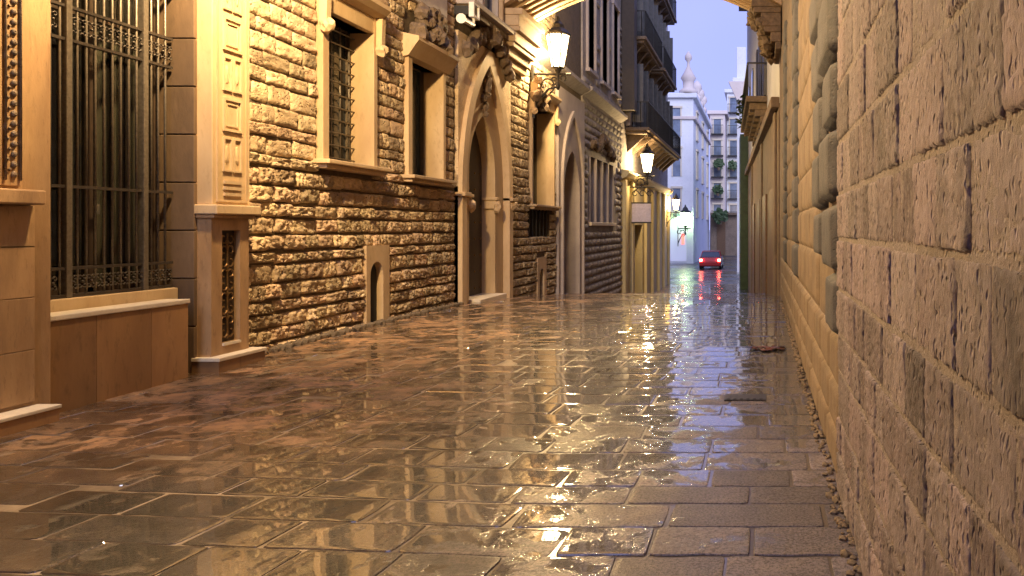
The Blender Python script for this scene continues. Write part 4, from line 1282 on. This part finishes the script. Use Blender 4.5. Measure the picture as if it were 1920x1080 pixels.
# security camera above the doorway
cc = thing("security_camera", "small white security camera pointing from a wall bracket above the doorway", "camera", (-5.2, 14.3, 5.0))
P(MB().tube([(-5.05, 13.55, 4.95), (-5.08, 14.15, 5.0)], [0.05, 0.045], 10).build("camera_body", "white_paint", cc))
P(MB().tube([(-5.045, 13.50, 4.945), (-5.052, 13.6, 4.952)], [0.085, 0.055], 10).build("sun_hood", "white_paint", cc))
P(MB().tube([(-5.08, 14.15, 5.0), (-5.1, 14.25, 5.05), (-5.1, 14.25, 5.22)], 0.022, 8).build("arm", "white_paint", cc))
m = MB(); frame = [(14.12, 5.14), (14.42, 5.14), (14.42, 5.40), (14.12, 5.40)]
m.box(-5.14, -5.05, 14.12, 14.42, 5.14, 5.18).box(-5.14, -5.05, 14.12, 14.42, 5.36, 5.40).box(-5.14, -5.05, 14.12, 14.16, 5.18, 5.36).box(-5.14, -5.05, 14.38, 14.42, 5.18, 5.36)
P(m.build("mount_frame", "white_paint", cc))
P(box("mount_box", "black_iron", cc, -5.42, -5.12, 14.17, 14.37, 5.19, 5.35))

# ------------------------------------------------------------------ cars on the plaza road
def car(label, x, y, rz, mat):
    t = thing("parked_car", label, "car", (x, y, -1.9), None, rz)
    def shell(prof, W2, tuck=1.0):
        b = MB(); bm = bmesh.new()
        f = bm.faces.new([bm.verts.new((px, -W2, pz)) for px, pz in prof])
        e = bmesh.ops.extrude_face_region(bm, geom=[f])
        for v in [g for g in e['geom'] if isinstance(g, bmesh.types.BMVert)]: v.co.y = W2
        top = max(v.co.z for v in bm.verts)
        for v in bm.verts:
            if v.co.z > top - .12: v.co.y *= tuck
        bmesh.ops.bevel(bm, geom=bm.edges[:], offset=.04, segments=2, affect='EDGES')
        bm.verts.index_update()
        b.add([v.co[:] for v in bm.verts], [[v.index for v in q.verts] for q in bm.faces]); bm.free()
        return b
    shell([(-2.0, .30), (-2.08, .62), (-1.95, .92), (-1.3, 1.0), (.95, 1.0), (1.75, .88), (2.05, .70), (2.1, .36), (1.7, .22), (-1.7, .22)], .86).build("body", mat, t)
    shell([(-1.55, .97), (-1.0, 1.40), (.25, 1.42), (1.05, .97)], .79, .82).build("cabin_glass", "dark_glass", t)
    shell([(-1.05, 1.40), (-.6, 1.47), (0, 1.475), (.35, 1.40)], .68).build("roof", mat, t)
    for s in (-1, 1):
        for (xa, xb_) in ((-.38, -.36), (-1.28, -.93), (.82, .30)):
            MB().tube([(xa, s * .795, .97), (xb_, s * .665, 1.41)], .045, 6).build("roof_pillar", mat, t)
    for s in (-1, 1):
        MB().box(-2.13, -2.0, s * .72 - .1, s * .72 + .1, .66, .84, .02).build("tail_light", "tail", t)
        MB().box(2.0, 2.12, s * .66 - .12, s * .66 + .12, .58, .72, .02).build("headlight", "head", t)
        for wx in (-1.3, 1.3):
            wl = MB().tube([(wx, s * .70, .32), (wx, s * .88, .32)], .32, 18).build("wheel", "rubber", t)
            MB().tube([(wx, s * .87, .32), (wx, s * .895, .32)], .2, 14).build("rim", "chrome", wl)
    return t
car("red car seen from behind with its tail lights lit, on the wet plaza road", -4.0, 66.0, math.pi / 2, "red_paint")

# ------------------------------------------------------------------ fallen leaves and a sunken drain in the paving
def leaves(label, x, y, r, n):
    m_ = MB()
    for i in range(n):
        a = random.uniform(0, 6.28); rr = r * random.random() ** .6; s = random.uniform(.02, .045)
        p = Vector((x + rr * math.cos(a) * 1.2, y + rr * math.sin(a), gz(y) + 0.012 + random.uniform(0, .009)))
        b = random.uniform(0, 6.28)
        d1 = Vector((math.cos(b), math.sin(b), random.uniform(-.08, .08))) * s * 1.5; d2 = Vector((-math.sin(b), math.cos(b), random.uniform(-.3, .3))) * s
        m_.add([p - d1, p - d2 * .8 + Vector((0, 0, .006)), p + d1, p + d2 * .8], [(0, 1, 2, 3)])
    o_ = m_.build("fallen_leaves", "dead_leaf"); tag(o_, label, "leaves"); o_["kind"] = "stuff"
leaves("reddish brown fallen leaves on the wet paving near the right wall", 0.08, 8.95, 0.16, 60)
dr = thing("street_drain", "small iron drain cover sunk in the paving towards the right wall", "drain cover", (-0.12, 6.6, gz(6.6)))
MB().box(-.17, .17, -.11, .11, 0.0, 0.010).build("cover_plate", "black_iron", dr)
m = MB()
for k in range(6): m.box(-.15 + .053 * k, -.125 + .053 * k, -.09, .09, 0.009, 0.014)
o = m.build("cover_ribs", "black_iron", dr); o["kind"] = "stuff"

m = MB(); random.seed(21)
y = 2.6
while y < 15:
    for q in range(2):
        m.lump((0.405 + random.uniform(-0.035, 0.02), y + random.uniform(-.04, .04), gz(y) + 0.006), random.uniform(0.010, 0.026), y * 9 + q, 1, (1, 1.4, 0.7), 0.4, 2)
    y += random.uniform(0.03, 0.10)
o = m.build("gutter_grit", "house_joint", pavement); o["kind"] = "stuff"
